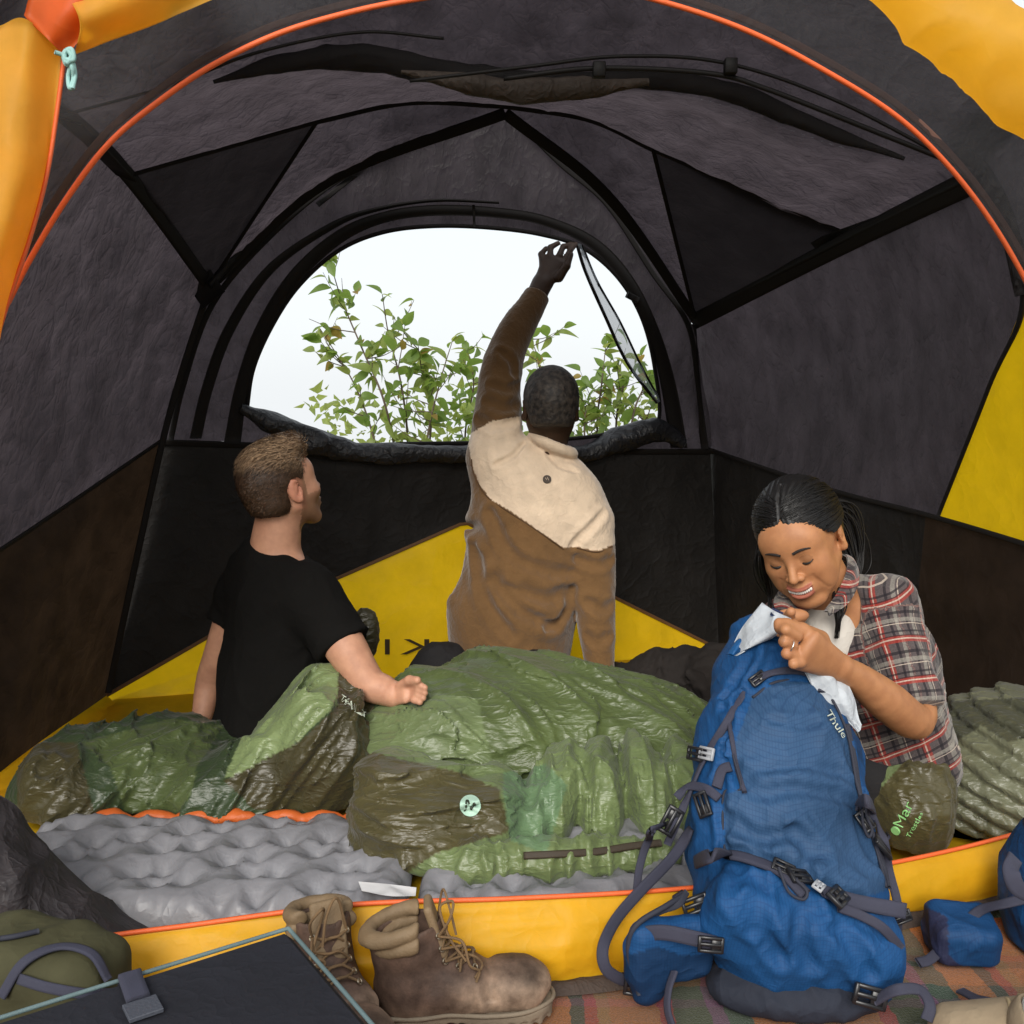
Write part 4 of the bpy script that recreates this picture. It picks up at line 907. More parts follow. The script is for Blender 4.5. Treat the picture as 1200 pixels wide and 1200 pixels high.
HAIRA = NB('short_brown_hair'); pp = HAIRA.n('BsdfPrincipled', {'Base Color': HAIRA.n('Attribute', attribute_name='col').outputs[0], 'Roughness': .55}); HAIRA.t.links.new(pp.outputs[0], HAIRA.out.inputs[0])
mk('short_hair', V, F, HAIRA.m, m1, col=HC)
rs = np.random.default_rng(3)
def surfpts(f, V, n, cond=None):
    idx = rs.choice(len(V), n, replace=False); return idx
def gradn(f, P):
    e = .003; g = np.stack([f((P + v).astype(np.float32)) - f((P - v).astype(np.float32)) for v in np.eye(3) * e], 1); return g / (np.linalg.norm(g, axis=1)[:, None] + 1e-9)
ids = rs.choice(len(V), 5200); NN = gradn(cap1, V[ids]); Q = q[ids]
Vs = []; Fs = []; Cs = []
flow = np.array((0, -1, .10)) @ M1.T
for k, i in enumerate(ids):
    p = V[i]; n = NN[k]; topness = float(np.clip((Q[k][2] - .03 + .25 * Q[k][1]) / .06, 0, 1)); ln = .007 + .026 * topness
    fl_ = flow + rs.normal(size=3) * .25 - np.array((0, 0, .5)) * (1 - topness); t = fl_ - n * (fl_ @ n); t /= np.linalg.norm(t); s_ = np.cross(n, t); wd = .0011
    a = p; b1 = p + t * ln * .5 + n * ln * .30; c1 = p + t * ln + n * ln * .22; o = len(Vs)
    Vs += [a - s_ * wd, a + s_ * wd, b1 - s_ * wd, b1 + s_ * wd, c1]; Fs += [(o, o + 1, o + 3, o + 2), (o + 2, o + 3, o + 4)]
    cc = HC[i] * (.45 + 1.3 * rs.random()); Cs += [cc] * 5
mk('hair_strands', np.array(Vs), Fs, HAIRA.m, m1, col=np.array(Cs))
def tee(P):
    t = ec(P, at(327, 705, 2.50), at(317, 790, 2.50), (.160, .115), (.142, .115), (.75, -.62, 0))
    t = smin(t, ec(P, at(317, 790, 2.50), at(314, 850, 2.48), (.142, .115), (.150, .125), (.75, -.62, 0)), .05)
    t = smin(t, rc(P, at(324, 664, 2.5), S1R, .070, .068), .04); t = smin(t, rc(P, at(310, 656, 2.52), S1L, .072, .062), .04)
    sd_ = (E1R - S1R) / np.linalg.norm(E1R - S1R); sl_ = smax(rc(P, S1R, E1R, .074, .068), (P - (S1R + sd_ * .155).astype(np.float32)) @ sd_.astype(np.float32), .004); t = smin(t, sl_, .025)
    s2 = (E1L - S1L) / np.linalg.norm(E1L - S1L); sl2 = smax(rc(P, S1L, E1L, .062, .055), (P - (S1L + s2 * .10).astype(np.float32)) @ s2.astype(np.float32), .004); t = smin(t, sl2, .02)
    t = t - crump(P, .006, 4.5, (1, 1, .7))
    nk = rc(P, at(338, 612, 2.45), at(330, 645, 2.46), .070, .062); nk = smax(nk, -((P - at(296, 626, 2.45).astype(np.float32)) @ np.array((.5, 0, .866), np.float32)), .004); t = smax(t, -nk, .006)
    return smax(t, .09 - P[:, 2], .01)
V, F = smesh(tee, (-.90, 2.15, .05), (-.3, 2.85, .75), .0055); mk('black_tee', V, F, fabric('black_cotton', (.0085, .008, .0075), .95, 0, .1, 14, .3, sheen=.0, spec=.08), m1)
def pants1(P):
    d = chain(P, [at(295, 868, 2.50), at(335, 880, 2.36), at(370, 870, 2.28)], [.11, .07, .06], .05); d = smin(d, chain(P, [at(285, 880, 2.48), at(190, 910, 2.36)], [.10, .06], .04), .04)
    return smax(d, .03 - P[:, 2], .01)
V, F = smesh(pants1, (-1.1, 2.05, .0), (-.3, 2.75, .32), .01); mk('trousers', V, F, bpy.data.materials['black_trousers'], m1)
# ---------------------------------------------------------------- the woman
wm = empty('person', at(1045, 900, 2.08) * (1, 1, 0) + (0, 0, .03), 'smiling woman in a plaid shirt with dark tied-back hair, looking down into the blue backpack', 'person')
WS = np.array((.43, .20, .088))
hcw = at(938, 633, 1.93); MW = basis((-.42, -.80, -.42), (-.42, -.25, .87)); hsw = .97
SWL = at(1038, 712, 1.98); EWL = at(1074, 843, 1.87); WWL = at(984, 782, 1.72)
SWR = at(925, 735, 2.12); EWR = at(890, 800, 2.02); WWR = at(915, 745, 1.86)
def handw(P):
    d = ec(P, WWL, at(944, 762, 1.665), (.024, .020), (.039, .015), (.30, -.2, 1))
    fg = [([(934, 746), (921, 738), (914, 737), (919, 731)], [.0098, .0092, .0085, .008]), ([(929, 757), (919, 752), (921, 746), (927, 746)], [.0098, .0095, .009, .008]),
          ([(931, 768), (922, 766), (925, 760), (933, 762)], [.0098, .0092, .0088, .008]), ([(938, 777), (930, 778), (934, 772), (942, 772)], [.009, .0085, .008, .0075])]
    for pts, rr in fg: d = smin(d, chain(P, [at(x, y, 1.655 + (.004, -.006, .012, .03)[i]) for i, (x, y) in enumerate(pts)], rr, .003), .004)
    th = chain(P, [at(962, 748, 1.70), at(940, 738, 1.675), at(922, 732, 1.665), at(913, 730, 1.67)], [.014, .012, .0105, .009], .005)
    return smin(d, th, .009)
def bodyw(P):
    d = headsdf(P, hcw, MW, hsw, True, True, 1.0)
    nk = rc(P, hloc(hcw, MW, (0, -.025, -.05)), at(988, 722, 2.02), .047, .054); d = smin(d, nk, .015)
    d = smin(d, ec(P, at(995, 770, 2.06), at(1050, 900, 2.10), (.15, .09), (.135, .095), (.9, -.4, -.1)), .05)
    d = smin(d, rc(P, at(992, 725, 2.03), SWL, .05, .05), .03); d = smin(d, rc(P, at(980, 730, 2.05), SWR, .05, .05), .03)
    d = smin(d, limb(P, [SWL, at(1064, 780, 1.93), EWL, at(1040, 822, 1.80), at(1008, 797, 1.755), WWL], [.046, .041, .036, .0375, .029, .0225], 20), .015)
    d = smin(d, chain(P, [SWR, EWR, WWR], [.048, .04, .025], .02), .015)
    d = smin(d, handw(P), .008)
    h2 = ec(P, WWR, at(927, 722, 1.80), (.024, .018), (.034, .014), (1, 0, .1)); h2 = smin(h2, chain(P, [at(925, 728, 1.8), at(924, 724, 1.76), at(927, 717, 1.74)], [.012, .011, .0085], .004), .005)
    for i in range(4): h2 = smin(h2, chain(P, [at(915 + 7 * i, 739, 1.80), at(913 + 6 * i, 733, 1.75), at(914 + 6 * i, 742, 1.73)], [.0095, .009, .008], .004), .004)
    return smin(d, h2, .008)
V, F = smesh(bodyw, (.42, 1.58, .08), (.98, 2.30, .86), .0026); C_ = tone(V, WS, .07)
q = ((V - hcw) @ MW) / hsw; up = q[:, 2] - 9 * q[:, 0] ** 2; fr = (q[:, 1] > .075) & (q[:, 1] < .112) & (np.abs(q[:, 0]) < .037)
lip = fr & (up > -.0795) & (up < -.0515) & (np.abs(q[:, 0]) < .0255) & (q[:, 1] + 6.5 * q[:, 0] ** 2 > .090); C_[lip] = np.array((.33, .105, .065)); inner = fr & (np.abs(q[:, 0]) < .0215) & (np.abs(up + .0645) < .0055) & (q[:, 1] + 6.5 * q[:, 0] ** 2 < .0945); C_[inner] = (.06, .015, .012)
ck = np.exp(-((np.abs(q[:, 0]) - .038) ** 2 + (q[:, 2] + .022) ** 2) / .02 ** 2) * (q[:, 1] > .03); C_ = C_ * (1 - .12 * ck[:, None]) + np.array((.55, .20, .10)) * .12 * ck[:, None]
eyb = (q[:, 1] > .06) & (np.hypot((np.abs(q[:, 0]) - .0305), (q[:, 2] - .004) * 1.2) < .013); C_[eyb] *= .72
mk('body', V, F, SKIN, wm, col=C_)
# teeth, eye slits with lashes, brows
V = []; F = []
TE = plain('teeth', (.80, .77, .70), .3)
tv = []
for i in range(-5, 6):
    x = i * .0042; tv.append(boxVF(hloc(hcw, MW, (x, .0945 - 6.5 * x * x, -.0630 + 9 * x * x), hsw), .0022, .003, .0042 - .0002 * abs(i), MW[:, 0], MW[:, 1], MW[:, 2], .5))
mk('teeth', *join(tv), TE, wm)
LASH = hairmat('lash_black', (.008, .006, .005), .5)
for s in (-1, 1):
    P = []
    for t in np.linspace(-1, 1, 14):
        x = .0305 + .0128 * t; z = .000 - .0036 * (1 - t * t) + .001 * t; y = .0752 + math.sqrt(max(.0148 ** 2 - (x - .0305) ** 2 - (z - .004) ** 2, 1e-6)); P.append(hloc(hcw, MW, (s * x, y + .0004, z), hsw))
    mk('eyelash', *tubeVF(P, [.0009 + .0016 * math.sin(math.pi * min(1, .15 + k / 14)) for k in range(14)], 6), LASH, wm)
    P = []
    for t in np.linspace(0, 1, 12):
        x = .012 + .034 * t; z = .0245 + .006 * math.sin(t * 2.4) - .003 * t; p = hloc(hcw, MW, (s * x, .11, z), hsw); dr = -MW[:, 1]
        for _ in range(60):
            dd = float(bodyw(p[None].astype(np.float32))[0]); 
            if dd < .0005: break
            p = p + dr * dd * .8
        P.append(p)
    st_ = [(k, j) for k in range(11) for j in range(7)]
    mk('eyebrow', *tubeVF(P, [.0012 + .0018 * math.sin(math.pi * min(1, .3 + .7 * k / 11)) for k in range(12)], 6), hairmat('brow_black', (.014, .009, .007), .8), wm)
# hair: cap with a centre parting, strands combed back to the tie, ponytail and the tress over the shoulder
HB = hairmat('long_black_hair', (.005, .0042, .004), .50)
def capw(P):
    q = ((P - hcw.astype(np.float32)) @ MW.astype(np.float32)) / hsw; qa = q.copy(); qa[:, 0] = np.abs(qa[:, 0])
    d = ell(q, (0, -.020, .034), (.083, .101, .094)); d = smin(d, ell(q, (0, -.055, -.02), (.066, .05, .05)), .03)
    zh = .080 - .70 * qa[:, 0]                                     # hairline falls from the parting to the temples
    d = smax(d, np.minimum(q[:, 1] - .012, zh - q[:, 2]), .005); d = smax(d, -(q[:, 2] + .055) - .9 * (q[:, 1] + .06), .006)
    d = smax(d, -ell(qa, (.088, -.002, -.014), (.030, .030, .046)), .006)
    d = d + .004 * np.exp(-(q[:, 0] / .003) ** 2) * (q[:, 1] > -.01)
    ang = np.arctan2(qa[:, 0], q[:, 2] + .02)
    return (d - .0010 * np.sin(ang * 60 + 3 * noise(q * 30))) * hsw
V, F = smesh(capw, hcw - .16, hcw + .17, .003); mk('combed_hair', V, F, HB, wm)
TIE = (.012, -.118, .018)
def onell(p, extra=.0): 
    c = np.array((0, -.020, .034)); r = np.array((.083, .101, .094)) + extra; v = (np.array(p) - c) / r; return c + v / np.linalg.norm(v) * r
ss = []
for k in range(420):
    s = -1 if k % 2 else 1; t = rs.random(); x0 = s * (.003 + .070 * t ** 1.2); y0 = .066 - .05 * t - .012 * rs.random(); z0 = .09 - .075 * t
    ss.append((x0, y0 - .05 * rs.random() * (1 - t), z0, rs.random()))
def pth(s):
    a = np.array(s[:3]); b_ = np.array(TIE); o = []
    for t in np.linspace(0, 1, 14):
        p = a * (1 - t) + b_ * t; p[0] += .034 * math.sin(t * math.pi) * (1 if a[0] > 0 else -1) * (.4 + s[3]); o.append(hloc(hcw, MW, onell(p, .0015 + .0045 * s[3] * math.sin(3.1 * t)), hsw))
    return np.array(o)
strands('hair_strands', ss, pth, .0010, HB, wm)
tie = hloc(hcw, MW, TIE, hsw)
pt = [tie, at(985, 600, 2.06), at(1000, 640, 2.07), at(1004, 672, 2.05), at(1003, 690, 2.03)]
def tress(name, pts, spread, n, r=.0016, seed=0):
    g = np.random.default_rng(seed); off = g.normal(size=(n, 3)) * spread
    base = crv(pts, 22)
    def pf(i):
        t = np.linspace(0, 1, 22)[:, None]; return base + off[i] * np.sin(np.clip(t * 1.15 + .1, 0, 1) * 3.0) + .003 * np.stack([np.sin(t[:, 0] * 6 + i), np.cos(t[:, 0] * 5 + 2 * i), t[:, 0] * 0], 1)
    return strands(name, range(n), pf, r, HB, wm, 4)
tress('ponytail', pt, .013, 90, .002)
tress('loose_hair', [hloc(hcw, MW, (.072, .02, .02), hsw), hloc(hcw, MW, (.082, .03, -.02), hsw), at(900, 690, 2.0), at(903, 712, 2.0)], .008, 26, .0016, 5)
tress('shoulder_tress', [at(984, 676, 1.97), at(985, 700, 1.93), at(983, 722, 1.91), at(980, 748, 1.92)], .006, 40, .0018, 6)
# earring-like cuff of hair and ring
rg = np.array([at(927, 757, 1.648) + .0105 * np.array((math.cos(a) * .35, -math.sin(a) * .9, math.cos(a) * .9)) for a in np.linspace(0, 2 * math.pi, 24)]); mk('ring', *tubeVF(rg, .0014, 6), plain('silver', (.8, .78, .72), .2, 1), wm)
# plaid shirt
def plaid():
    b = NB('plaid_flannel'); cl = b.n('Attribute', attribute_name='cloth').outputs['Vector']; sx = b.n('SeparateXYZ', {0: cl}); u, v = sx.outputs[0], sx.outputs[1]
    def bands(t, per, lst):
        f = b.math('FRACT', b.math('DIVIDE', t, per)); out = 0
        for c_, w_ in lst:
            e = b.math('LESS_THAN', b.math('ABSOLUTE', b.math('SUBTRACT', f, c_)), w_ / 2); out = e if isinstance(out, int) else b.math('MAXIMUM', out, e)
        return out
    PER = .078; col = c4((.082, .066, .066))
    for t, k in ((u, 0), (v, 1)):
        col = b.mix(b.math('MULTIPLY', bands(t, PER, [(.30, .18)]), .62), col, c4((.34, .028, .016)))
        col = b.mix(b.math('MULTIPLY', bands(t, PER, [(.62, .07), (.10, .05), (.22, .03)]), .75), col, c4((.012, .01, .014)))
        col = b.mix(b.math('MULTIPLY', bands(t, PER, [(.80, .10)]), .40), col, c4((.35, .33, .28)))
        col = b.mix(b.math('MULTIPLY', bands(t, PER, [(.30, .035), (.90, .02)]), .75), col, c4((.50, .42, .34)))
    n1 = b.n('TexNoise', {0: b.n('TexCoord').outputs['Object'], 'Scale': 300, 'Detail': 3}).outputs[0]
    col = b.mix(1.0, col, b.ramp(n1, [(.3, (.75, .75, .75)), (.7, (1.15, 1.15, 1.15))]), 'MULTIPLY')
    p = b.n('BsdfPrincipled', {'Base Color': col, 'Roughness': .9, 'Sheen Weight': .25, 'Specular IOR Level': .15, 'Normal': b.n('Bump', {'Height': n1, 'Strength': .3, 'Distance': .001}).outputs[0]})
    b.t.links.new(p.outputs[0], b.out.inputs[0]); return b.m
PL = plaid()
sax = (EWL - SWL); sax /= np.linalg.norm(sax); CUFF = SWL + sax * .205
def shirt_t(P):
    t = ec(P, at(998, 765, 2.06), at(1035, 900, 2.10), (.165, .12), (.155, .12), (.9, -.4, -.1))
    t = smin(t, rc(P, at(985, 728, 2.05), SWL, .055, .058), .04); t = smin(t, rc(P, at(992, 690, 2.02), SWL, .034, .054), .03); t = smin(t, rc(P, at(970, 732, 2.06), SWR, .055, .062), .04)
    t = smin(t, ell(P, at(1095, 880, 2.02), (.045, .05, .07), basis((0, 1, 0), (-.3, 0, 1))), .02)
    return t
def shirt_s(P): return smax(rc(P, SWL, EWL, .062, .056) - .004 * np.exp(-(((P - CUFF.astype(np.float32)) @ sax.astype(np.float32) + .02) / .018) ** 2), (P - CUFF.astype(np.float32)) @ sax.astype(np.float32), .004)
def shirt_s2(P): return rc(P, SWR, EWR, .068, .06)
def shirt_c(P):
    return P[:, 0] * 0 + 1.
    M = basis((-.5, -.8, 0), (.05, -.45, .9)); c = at(983, 700, 1.98)
    e = smax(ell(P, c, (.078, .074, .034), M), -ell(P, c + np.array((-.004, -.004, .012)), (.064, .060, .06), M), .006)
    lp = bx(P, at(988, 690, 1.925), (.012, .007, .042), .006, basis((-.5, -.8, .25), (.18, -.2, 1))); return smin(e, lp, .015)
def shirt(P):
    t = smin(shirt_t(P), shirt_s(P), .018); t = smin(t, shirt_s2(P), .02); t = t - crump(P, .0055, 6.5, (1, 1, 1)) ; t = smin(t, shirt_c(P), .01)
    t = smax(t, -rc(P, at(960, 670, 1.93), at(985, 718, 1.99), .055, .045), .008)
    t = smax(t, -rc(P, at(968, 700, 1.87), at(962, 790, 1.92), .030, .022), .008)     # open front
    return smax(t, .12 - P[:, 2], .01)
V, F = smesh(shirt, (.38, 1.7, .08), (1.10, 2.36, .80), .0046)
Pf = V.astype(np.float32); ds = np.stack([shirt_t(Pf), shirt_s(Pf), shirt_s2(Pf), shirt_c(Pf)], 1); wch = ds.argmin(1)
tx = at(1052, 900, 2.1) - at(998, 765, 2.06); tx /= np.linalg.norm(tx); sd1 = np.array((.9, -.4, -.1)); sd1 = sd1 - tx * (sd1 @ tx); sd1 /= np.linalg.norm(sd1)
UV = np.stack([(V - at(998, 765, 2.06)) @ sd1, (V - at(998, 765, 2.06)) @ tx], 1)
sr = np.cross(sax, (0, -1, 0)); sr /= np.linalg.norm(sr); sf = np.cross(sr, sax); qv = V - SWL; UVs = np.stack([np.arctan2(qv @ sr, -(qv @ sf)) * .068 + .012, qv @ sax + .02], 1); 
UVs2 = np.stack([(V - SWL) @ sr + .012, qv @ sax + .02], 1)
UV += .0035 * np.stack([noise(V * 9), noise(V * 9 + 5)], 1); UV[wch == 1] = UVs[wch == 1] + .003 * np.stack([noise(V[wch == 1] * 12), noise(V[wch == 1] * 12 + 5)], 1); UV[wch == 3] = np.stack([V[:, 0] * .8 + V[:, 1] * .6, V[:, 2]], 1)[wch == 3]
mk('plaid_shirt', V, F, PL, wm, uv=UV)
def leafcol(r1, r2):
    r3 = [(a + c_) / 2 + np.array((.0, -.008, .006)) for a, c_ in zip(r1, r2)]
    o = sheet('collar', [r1, r3, r2], PL, wm, 10, 30, thick=.004); n_ = len(o.data.vertices); co = np.zeros(n_ * 3); o.data.vertices.foreach_get('co', co); co = co.reshape(-1, 3)
    a = o.data.attributes.new('cloth', 'FLOAT_VECTOR', 'POINT'); a.data.foreach_set('vector', np.stack([co[:, 0] + co[:, 1], co[:, 2], co[:, 0] * 0], 1).astype(np.float32).ravel())
leafcol([at(965, 716, 1.90), at(980, 696, 1.905), at(991, 672, 1.94), at(993, 652, 2.0), at(982, 647, 2.07)], [at(972, 722, 1.885), at(994, 707, 1.895), at(1006, 684, 1.94), at(1004, 662, 2.03), at(982, 655, 2.10)])
leafcol([at(948, 722, 1.91), at(935, 715, 1.92), at(925, 700, 1.96), at(935, 680, 2.03)], [at(938, 738, 1.89), at(918, 725, 1.91), at(908, 705, 1.96), at(925, 680, 2.08)])
def under(P): return smax(ell(P, at(972, 745, 1.99), (.055, .05, .075)) - crump(P, .002, 12), -rc(P, at(970, 668, 1.90), at(975, 708, 1.93), .038, .034), .006)
V, F = smesh(under, (.5, 1.85, .3), (.75, 2.1, .62), .004); mk('undershirt', V, F, fabric('cream_cotton', (.62, .58, .52), .9, 0, .1, 30, .2), wm)
def pantsw(P):
    d = chain(P, [at(1045, 905, 2.08), at(930, 900, 2.05)], [.13, .09], .04); return smax(d, .03 - P[:, 2], .01)
V, F = smesh(pantsw, (.4, 1.85, .0), (1.0, 2.35, .35), .01); mk('trousers', V, F, bpy.data.materials['black_trousers'], wm)
# ================================================================ the blue backpack leaning on the door sill
bp = empty('backpack', gnd(930, 1185, .01), 'tall blue hiking backpack with dark straps leaning over the yellow door sill', 'backpack')
BC = [at(893, 745, 1.85), at(905, 800, 1.79), at(912, 880, 1.71), at(912, 955, 1.645), at(925, 1050, 1.565), at(935, 1100, 1.53)]
BRr = [(.058, .045), (.106, .085), (.140, .110), (.150, .118), (.153, .112), (.146, .10)]
bfold = [([(860, 900), (890, 930), (930, 925), (990, 935)], .010, .008), ([(855, 960), (890, 985), (930, 975), (960, 1000)], .011, .010), ([(930, 975), (945, 1000), (940, 1030)], .009, .009), ([(1000, 940), (1015, 990), (1035, 1030)], .010, .008), ([(850, 880), (845, 930), (850, 990)], .007, .008),
         ([(880, 1060), (900, 1100), (915, 1120)], .011, .009), ([(940, 1070), (935, 1100), (950, 1130)], .010, .009), ([(980, 1090), (1000, 1110), (1020, 1140)], .010, .009), ([(810, 1010), (850, 1000), (900, 1010), (960, 1040), (1010, 1060)], .010, .010), ([(905, 800), (940, 795), (975, 810)], .006, .006), ([(975, 800), (995, 860), (1010, 930)], .005, .006), ([(870, 810), (855, 850), (850, 880)], .005, .006),
         ([(835, 780), (860, 800), (850, 830)], .007, .006), ([(880, 760), (870, 790), (850, 820)], .007, .007), ([(905, 760), (900, 780), (885, 800)], .007, .006), ([(870, 1000), (860, 1050), (880, 1090)], .009, .007), ([(905, 845), (940, 850), (980, 842)], .007, .004), ([(880, 905), (930, 900), (985, 905)], .008, .004)]
def pk_base(P):
    d = None
    for i in range(5):
        e = ec(P, BC[i], BC[i + 1], BRr[i], BRr[i + 1], (1, .10, -.1)); d = e if d is None else smin(d, e, .02)
    d = smin(d, ell(P, at(842, 975, 1.68), (.055, .07, .10), basis((0, 1, 0), (.15, -.3, 1))), .012)
    d = smin(d, bx(P, at(930, 1098, 1.475), (.150, .045, .065), .035, basis((.12, 1, .35), (.35, -.35, 1))), .03)
    d = smin(d, ell(P, at(1012, 1120, 1.50), (.055, .07, .07)), .03)
    return smax(d, .012 - P[:, 2], .015)
BFL = [(crv(mtrace(pk_base, pts, t0=1.0)[0], 8), r_, dp) for pts, r_, dp in bfold]
def pack(P):
    t = pk_base(P)
    for pts, r_, dp in BFL:
        e = np.maximum(chain(P, list(pts), [.001] * len(pts), .003), 0); t = t + dp * np.exp(-(e / r_) ** 2) - dp * .5 * np.exp(-((e - r_ * 2.1) / r_) ** 2)
    q = P * np.array((1, 1, 1.3), np.float32)
    wv = np.stack([noise(q * 6 + 1), noise(q * 6 + 5), noise(q * 6 + 9)], 1) * .05; q = (q + wv) * np.array((2.0, 1, .7), np.float32)
    return t - .007 * (ridged(q * 5 + 2, 3) - .3) - .0022 * (ridged(q * 12 + 4, 3) - .3) - .0010 * ridged(q * 34, 2)
V, F = smesh(pack, (.15, 1.30, .0), (.75, 2.05, .66), .0045); OUT = np.array((.006, .062, .185)); PAN = np.array((.023, .066, .145)); C_ = np.repeat(OUT[None], len(V), 0)
panel = [(882, 815), (915, 798), (960, 800), (992, 850), (1008, 930), (1030, 1000), (1040, 1042), (1000, 1058), (955, 1040), (905, 1012), (850, 1000), (848, 930), (868, 925), (858, 880), (870, 850)]
m = inpoly(proj(V), panel) & (V[:, 1] < 1.85); C_[m] = PAN; m2_ = inpoly(proj(V), [(985, 800), (1000, 830), (1015, 905), (990, 850)]); C_[m2_] = OUT * .6
C_ *= (1 + .10 * fbm(V * 8, 3))[:, None]
uvp = np.stack([V[:, 0] * .98 - V[:, 2] * .1, V[:, 2] * .92 - V[:, 1] * .4], 1)
PACKM = fabric('pack_nylon', (1, 1, 1), .68, 0, .15, 12, .60, attr=True, spec=.3, weave=1500, grid=.005)
mk('pack_body', V, F, PACKM, bp, col=C_, uv=uvp)
NAVYS = plain('webbing_dark', (.035, .036, .06), .75, bump=.6, bs=1400, var=.15); EDGE = plain('edge_binding', (.02, .022, .035), .8); BKL = plain('buckle_black', (.012, .012, .014), .35); BKG = plain('buckle_grey', (.35, .36, .38), .4)
def P_(px, py, d=None, off=.004):
    if d is not None: return at(px, py, d), np.array((0, -1, .2))
    return trace(pack, px, py, .9, off=off)
def strap(pts, wd, name='strap', th=.0028, mat=NAVYS, par=None, nr=None, off=.004, n=None):
    r = [P_(*p, off=off) if len(p) == 2 else P_(p[0], p[1], p[2]) for p in pts]; n = n or 10 * len(pts)
    wd = wd * .86; P = crv([a for a, b_ in r], n); N = crv([b_ for a, b_ in r], n) if nr is None else np.array(nr)
    V, F = ribVF(P, wd, th, N); return mk(name, V, F, mat, par or bp)
strap([(962, 812), (958, 795), (935, 786), (905, 790), (885, 800), (868, 822), (848, 852), (828, 888), (812, 925), (795, 960, 1.60), (782, 990, 1.60)], .016)
strap([(853, 846), (858, 872), (865, 900), (872, 930)], .009)
strap([(992, 850), (1000, 890), (1006, 930), (1020, 975), (1034, 1015), (1040, 1040)], .010, mat=EDGE)
strap([(795, 1050, 1.52), (797, 1025), (820, 1010), (855, 1006), (890, 1015), (920, 1030), (942, 1048)], .024, th=.004, off=.008)
strap([(962, 1048), (990, 1056), (1020, 1062), (1062, 1068, 1.46)], .028, th=.003, off=.010)
strap([(975, 1066), (1005, 1074), (1035, 1088, 1.44), (1056, 1112, 1.45)], .018, off=.012)
strap([(812, 970), (790, 1003, 1.60), (750, 1045, 1.56), (722, 1078, 1.52), (707, 1110, 1.48), (710, 1135, 1.47), (728, 1148, 1.48), (742, 1150, 1.50)], .022, th=.003)
strap([(800, 962), (775, 968, 1.62), (760, 985, 1.63), (750, 1015, 1.62), (746, 1045, 1.60)], .016)
strap([(745, 1096, 1.455), (775, 1093, 1.44), (805, 1098, 1.43), (838, 1106, 1.435)], .027, th=.003)
strap([(1003, 945), (1022, 958), (1036, 985, 1.58), (1042, 1020, 1.58), (1052, 1060, 1.55), (1052, 1095, 1.55)], .017)
strap([(1000, 935), (1015, 948), (1030, 965), (1040, 985, 1.6)], .022, off=.012)
strap([(1025, 1172, 1.40), (1050, 1160, 1.38), (1078, 1160, 1.38), (1090, 1178, 1.36), (1086, 1196, 1.35)], .020, nr=(.2, -.5, .8))
strap([(790, 1138, 1.44), (783, 1160, 1.42), (782, 1185, 1.40), (792, 1215, 1.38)], .016, nr=(-.8, -.6, 0))
strap([(805, 1045, 1.50), (795, 1060, 1.48), (770, 1070, 1.48), (745, 1090, 1.48)], .012, mat=EDGE)
strap([(838, 925), (848, 905), (858, 900)], .020, off=.010); strap([(793, 935, 1.62), (812, 925), (832, 925), (842, 938)], .018, off=.01)
def buckle(px, py, d=None, ang=0, s=1, mat=BKL, off=.010, name='buckle'):
    c, nr = P_(px, py, d, off); X = np.cross(nr, (0, 0, 1.)); X /= np.linalg.norm(X); X = X if X[0] > 0 else -X; Y = np.cross(nr, X) * (1 if np.cross(nr, X)[2] > 0 else -1)
    a = R(ang); X2 = X * math.cos(a) + Y * math.sin(a); Y2 = -X * math.sin(a) + Y * math.cos(a); parts = []
    w_, h_ = .017 * s, .012 * s
    for sx in (-1, 1): parts.append(boxVF(c + X2 * w_ * sx, .0028 * s, h_, .0032 * s, X2, Y2, nr, .4))
    for sy in (-1, 0, 1): parts.append(boxVF(c + Y2 * (h_ - .0025 * s) * sy + nr * .0005, w_, .0026 * s, .003 * s, X2, Y2, nr, .4))
    parts.append(boxVF(c + X2 * w_ * .5 - nr * .001, w_ * .45, h_ * .7, .0026 * s, X2, Y2, nr, .4))
    return mk(name, *join(parts), mat, bp)
buckle(888, 798, ang=40, s=.8); buckle(833, 884, ang=10, s=.9, mat=BKG); buckle(820, 884, ang=10, s=1); buckle(828, 943, ang=-55, s=1.05, off=.012); buckle(932, 1034, ang=-35, s=1.1, off=.014); buckle(915, 1022, ang=-35, s=.9, off=.014)
buckle(955, 1046, ang=-10, s=.7, mat=BKG, off=.013); buckle(975, 1058, ang=-12, s=1.25, off=.015); buckle(833, 1107, 1.425, ang=-5, s=1.0); buckle(1020, 1168, 1.40, ang=-15, s=1.3); buckle(1010, 962, ang=-60, s=.9); buckle(1028, 995, ang=-75, s=1.1); buckle(786, 962, 1.60, 60, 1.2); buckle(1057, 1075, 1.53, 20, .8); buckle(815, 1060, 1.49, 20, 1.1); buckle(742, 1150, 1.47, 80, 1.1)
# pull cords
for pts in ([(905, 1022), (925, 1045), (940, 1052), (942, 1045), (930, 1036)], [(1008, 940), (1012, 958), (1016, 972), (1012, 978), (1006, 965), (1004, 948)]):
    P, N = mtrace(pack, pts, .014, t0=.9); mk('pull_cord', *tubeVF(crv(P, 40), .0026, 6), EDGE, bp)
P, N = mtrace(pack, [(882, 818), (912, 799), (958, 801), (990, 852), (1006, 930), (1028, 1000), (1038, 1040)], .001, t0=.9); mk('panel_seam', *tubeVF(crv(P, 80), .0026, 6), EDGE, bp)
P, N = mtrace(pack, [(850, 1000), (847, 960), (850, 928), (868, 924), (859, 885)], .001, t0=.9); mk('panel_seam', *tubeVF(crv(P, 50), .0022, 6), EDGE, bp)
try: text_on(pack, 'Thule', 966, 836, 986, 866, 7, WHP, 'printed_name', bp, .003)
except Exception as e: print('txt', e)
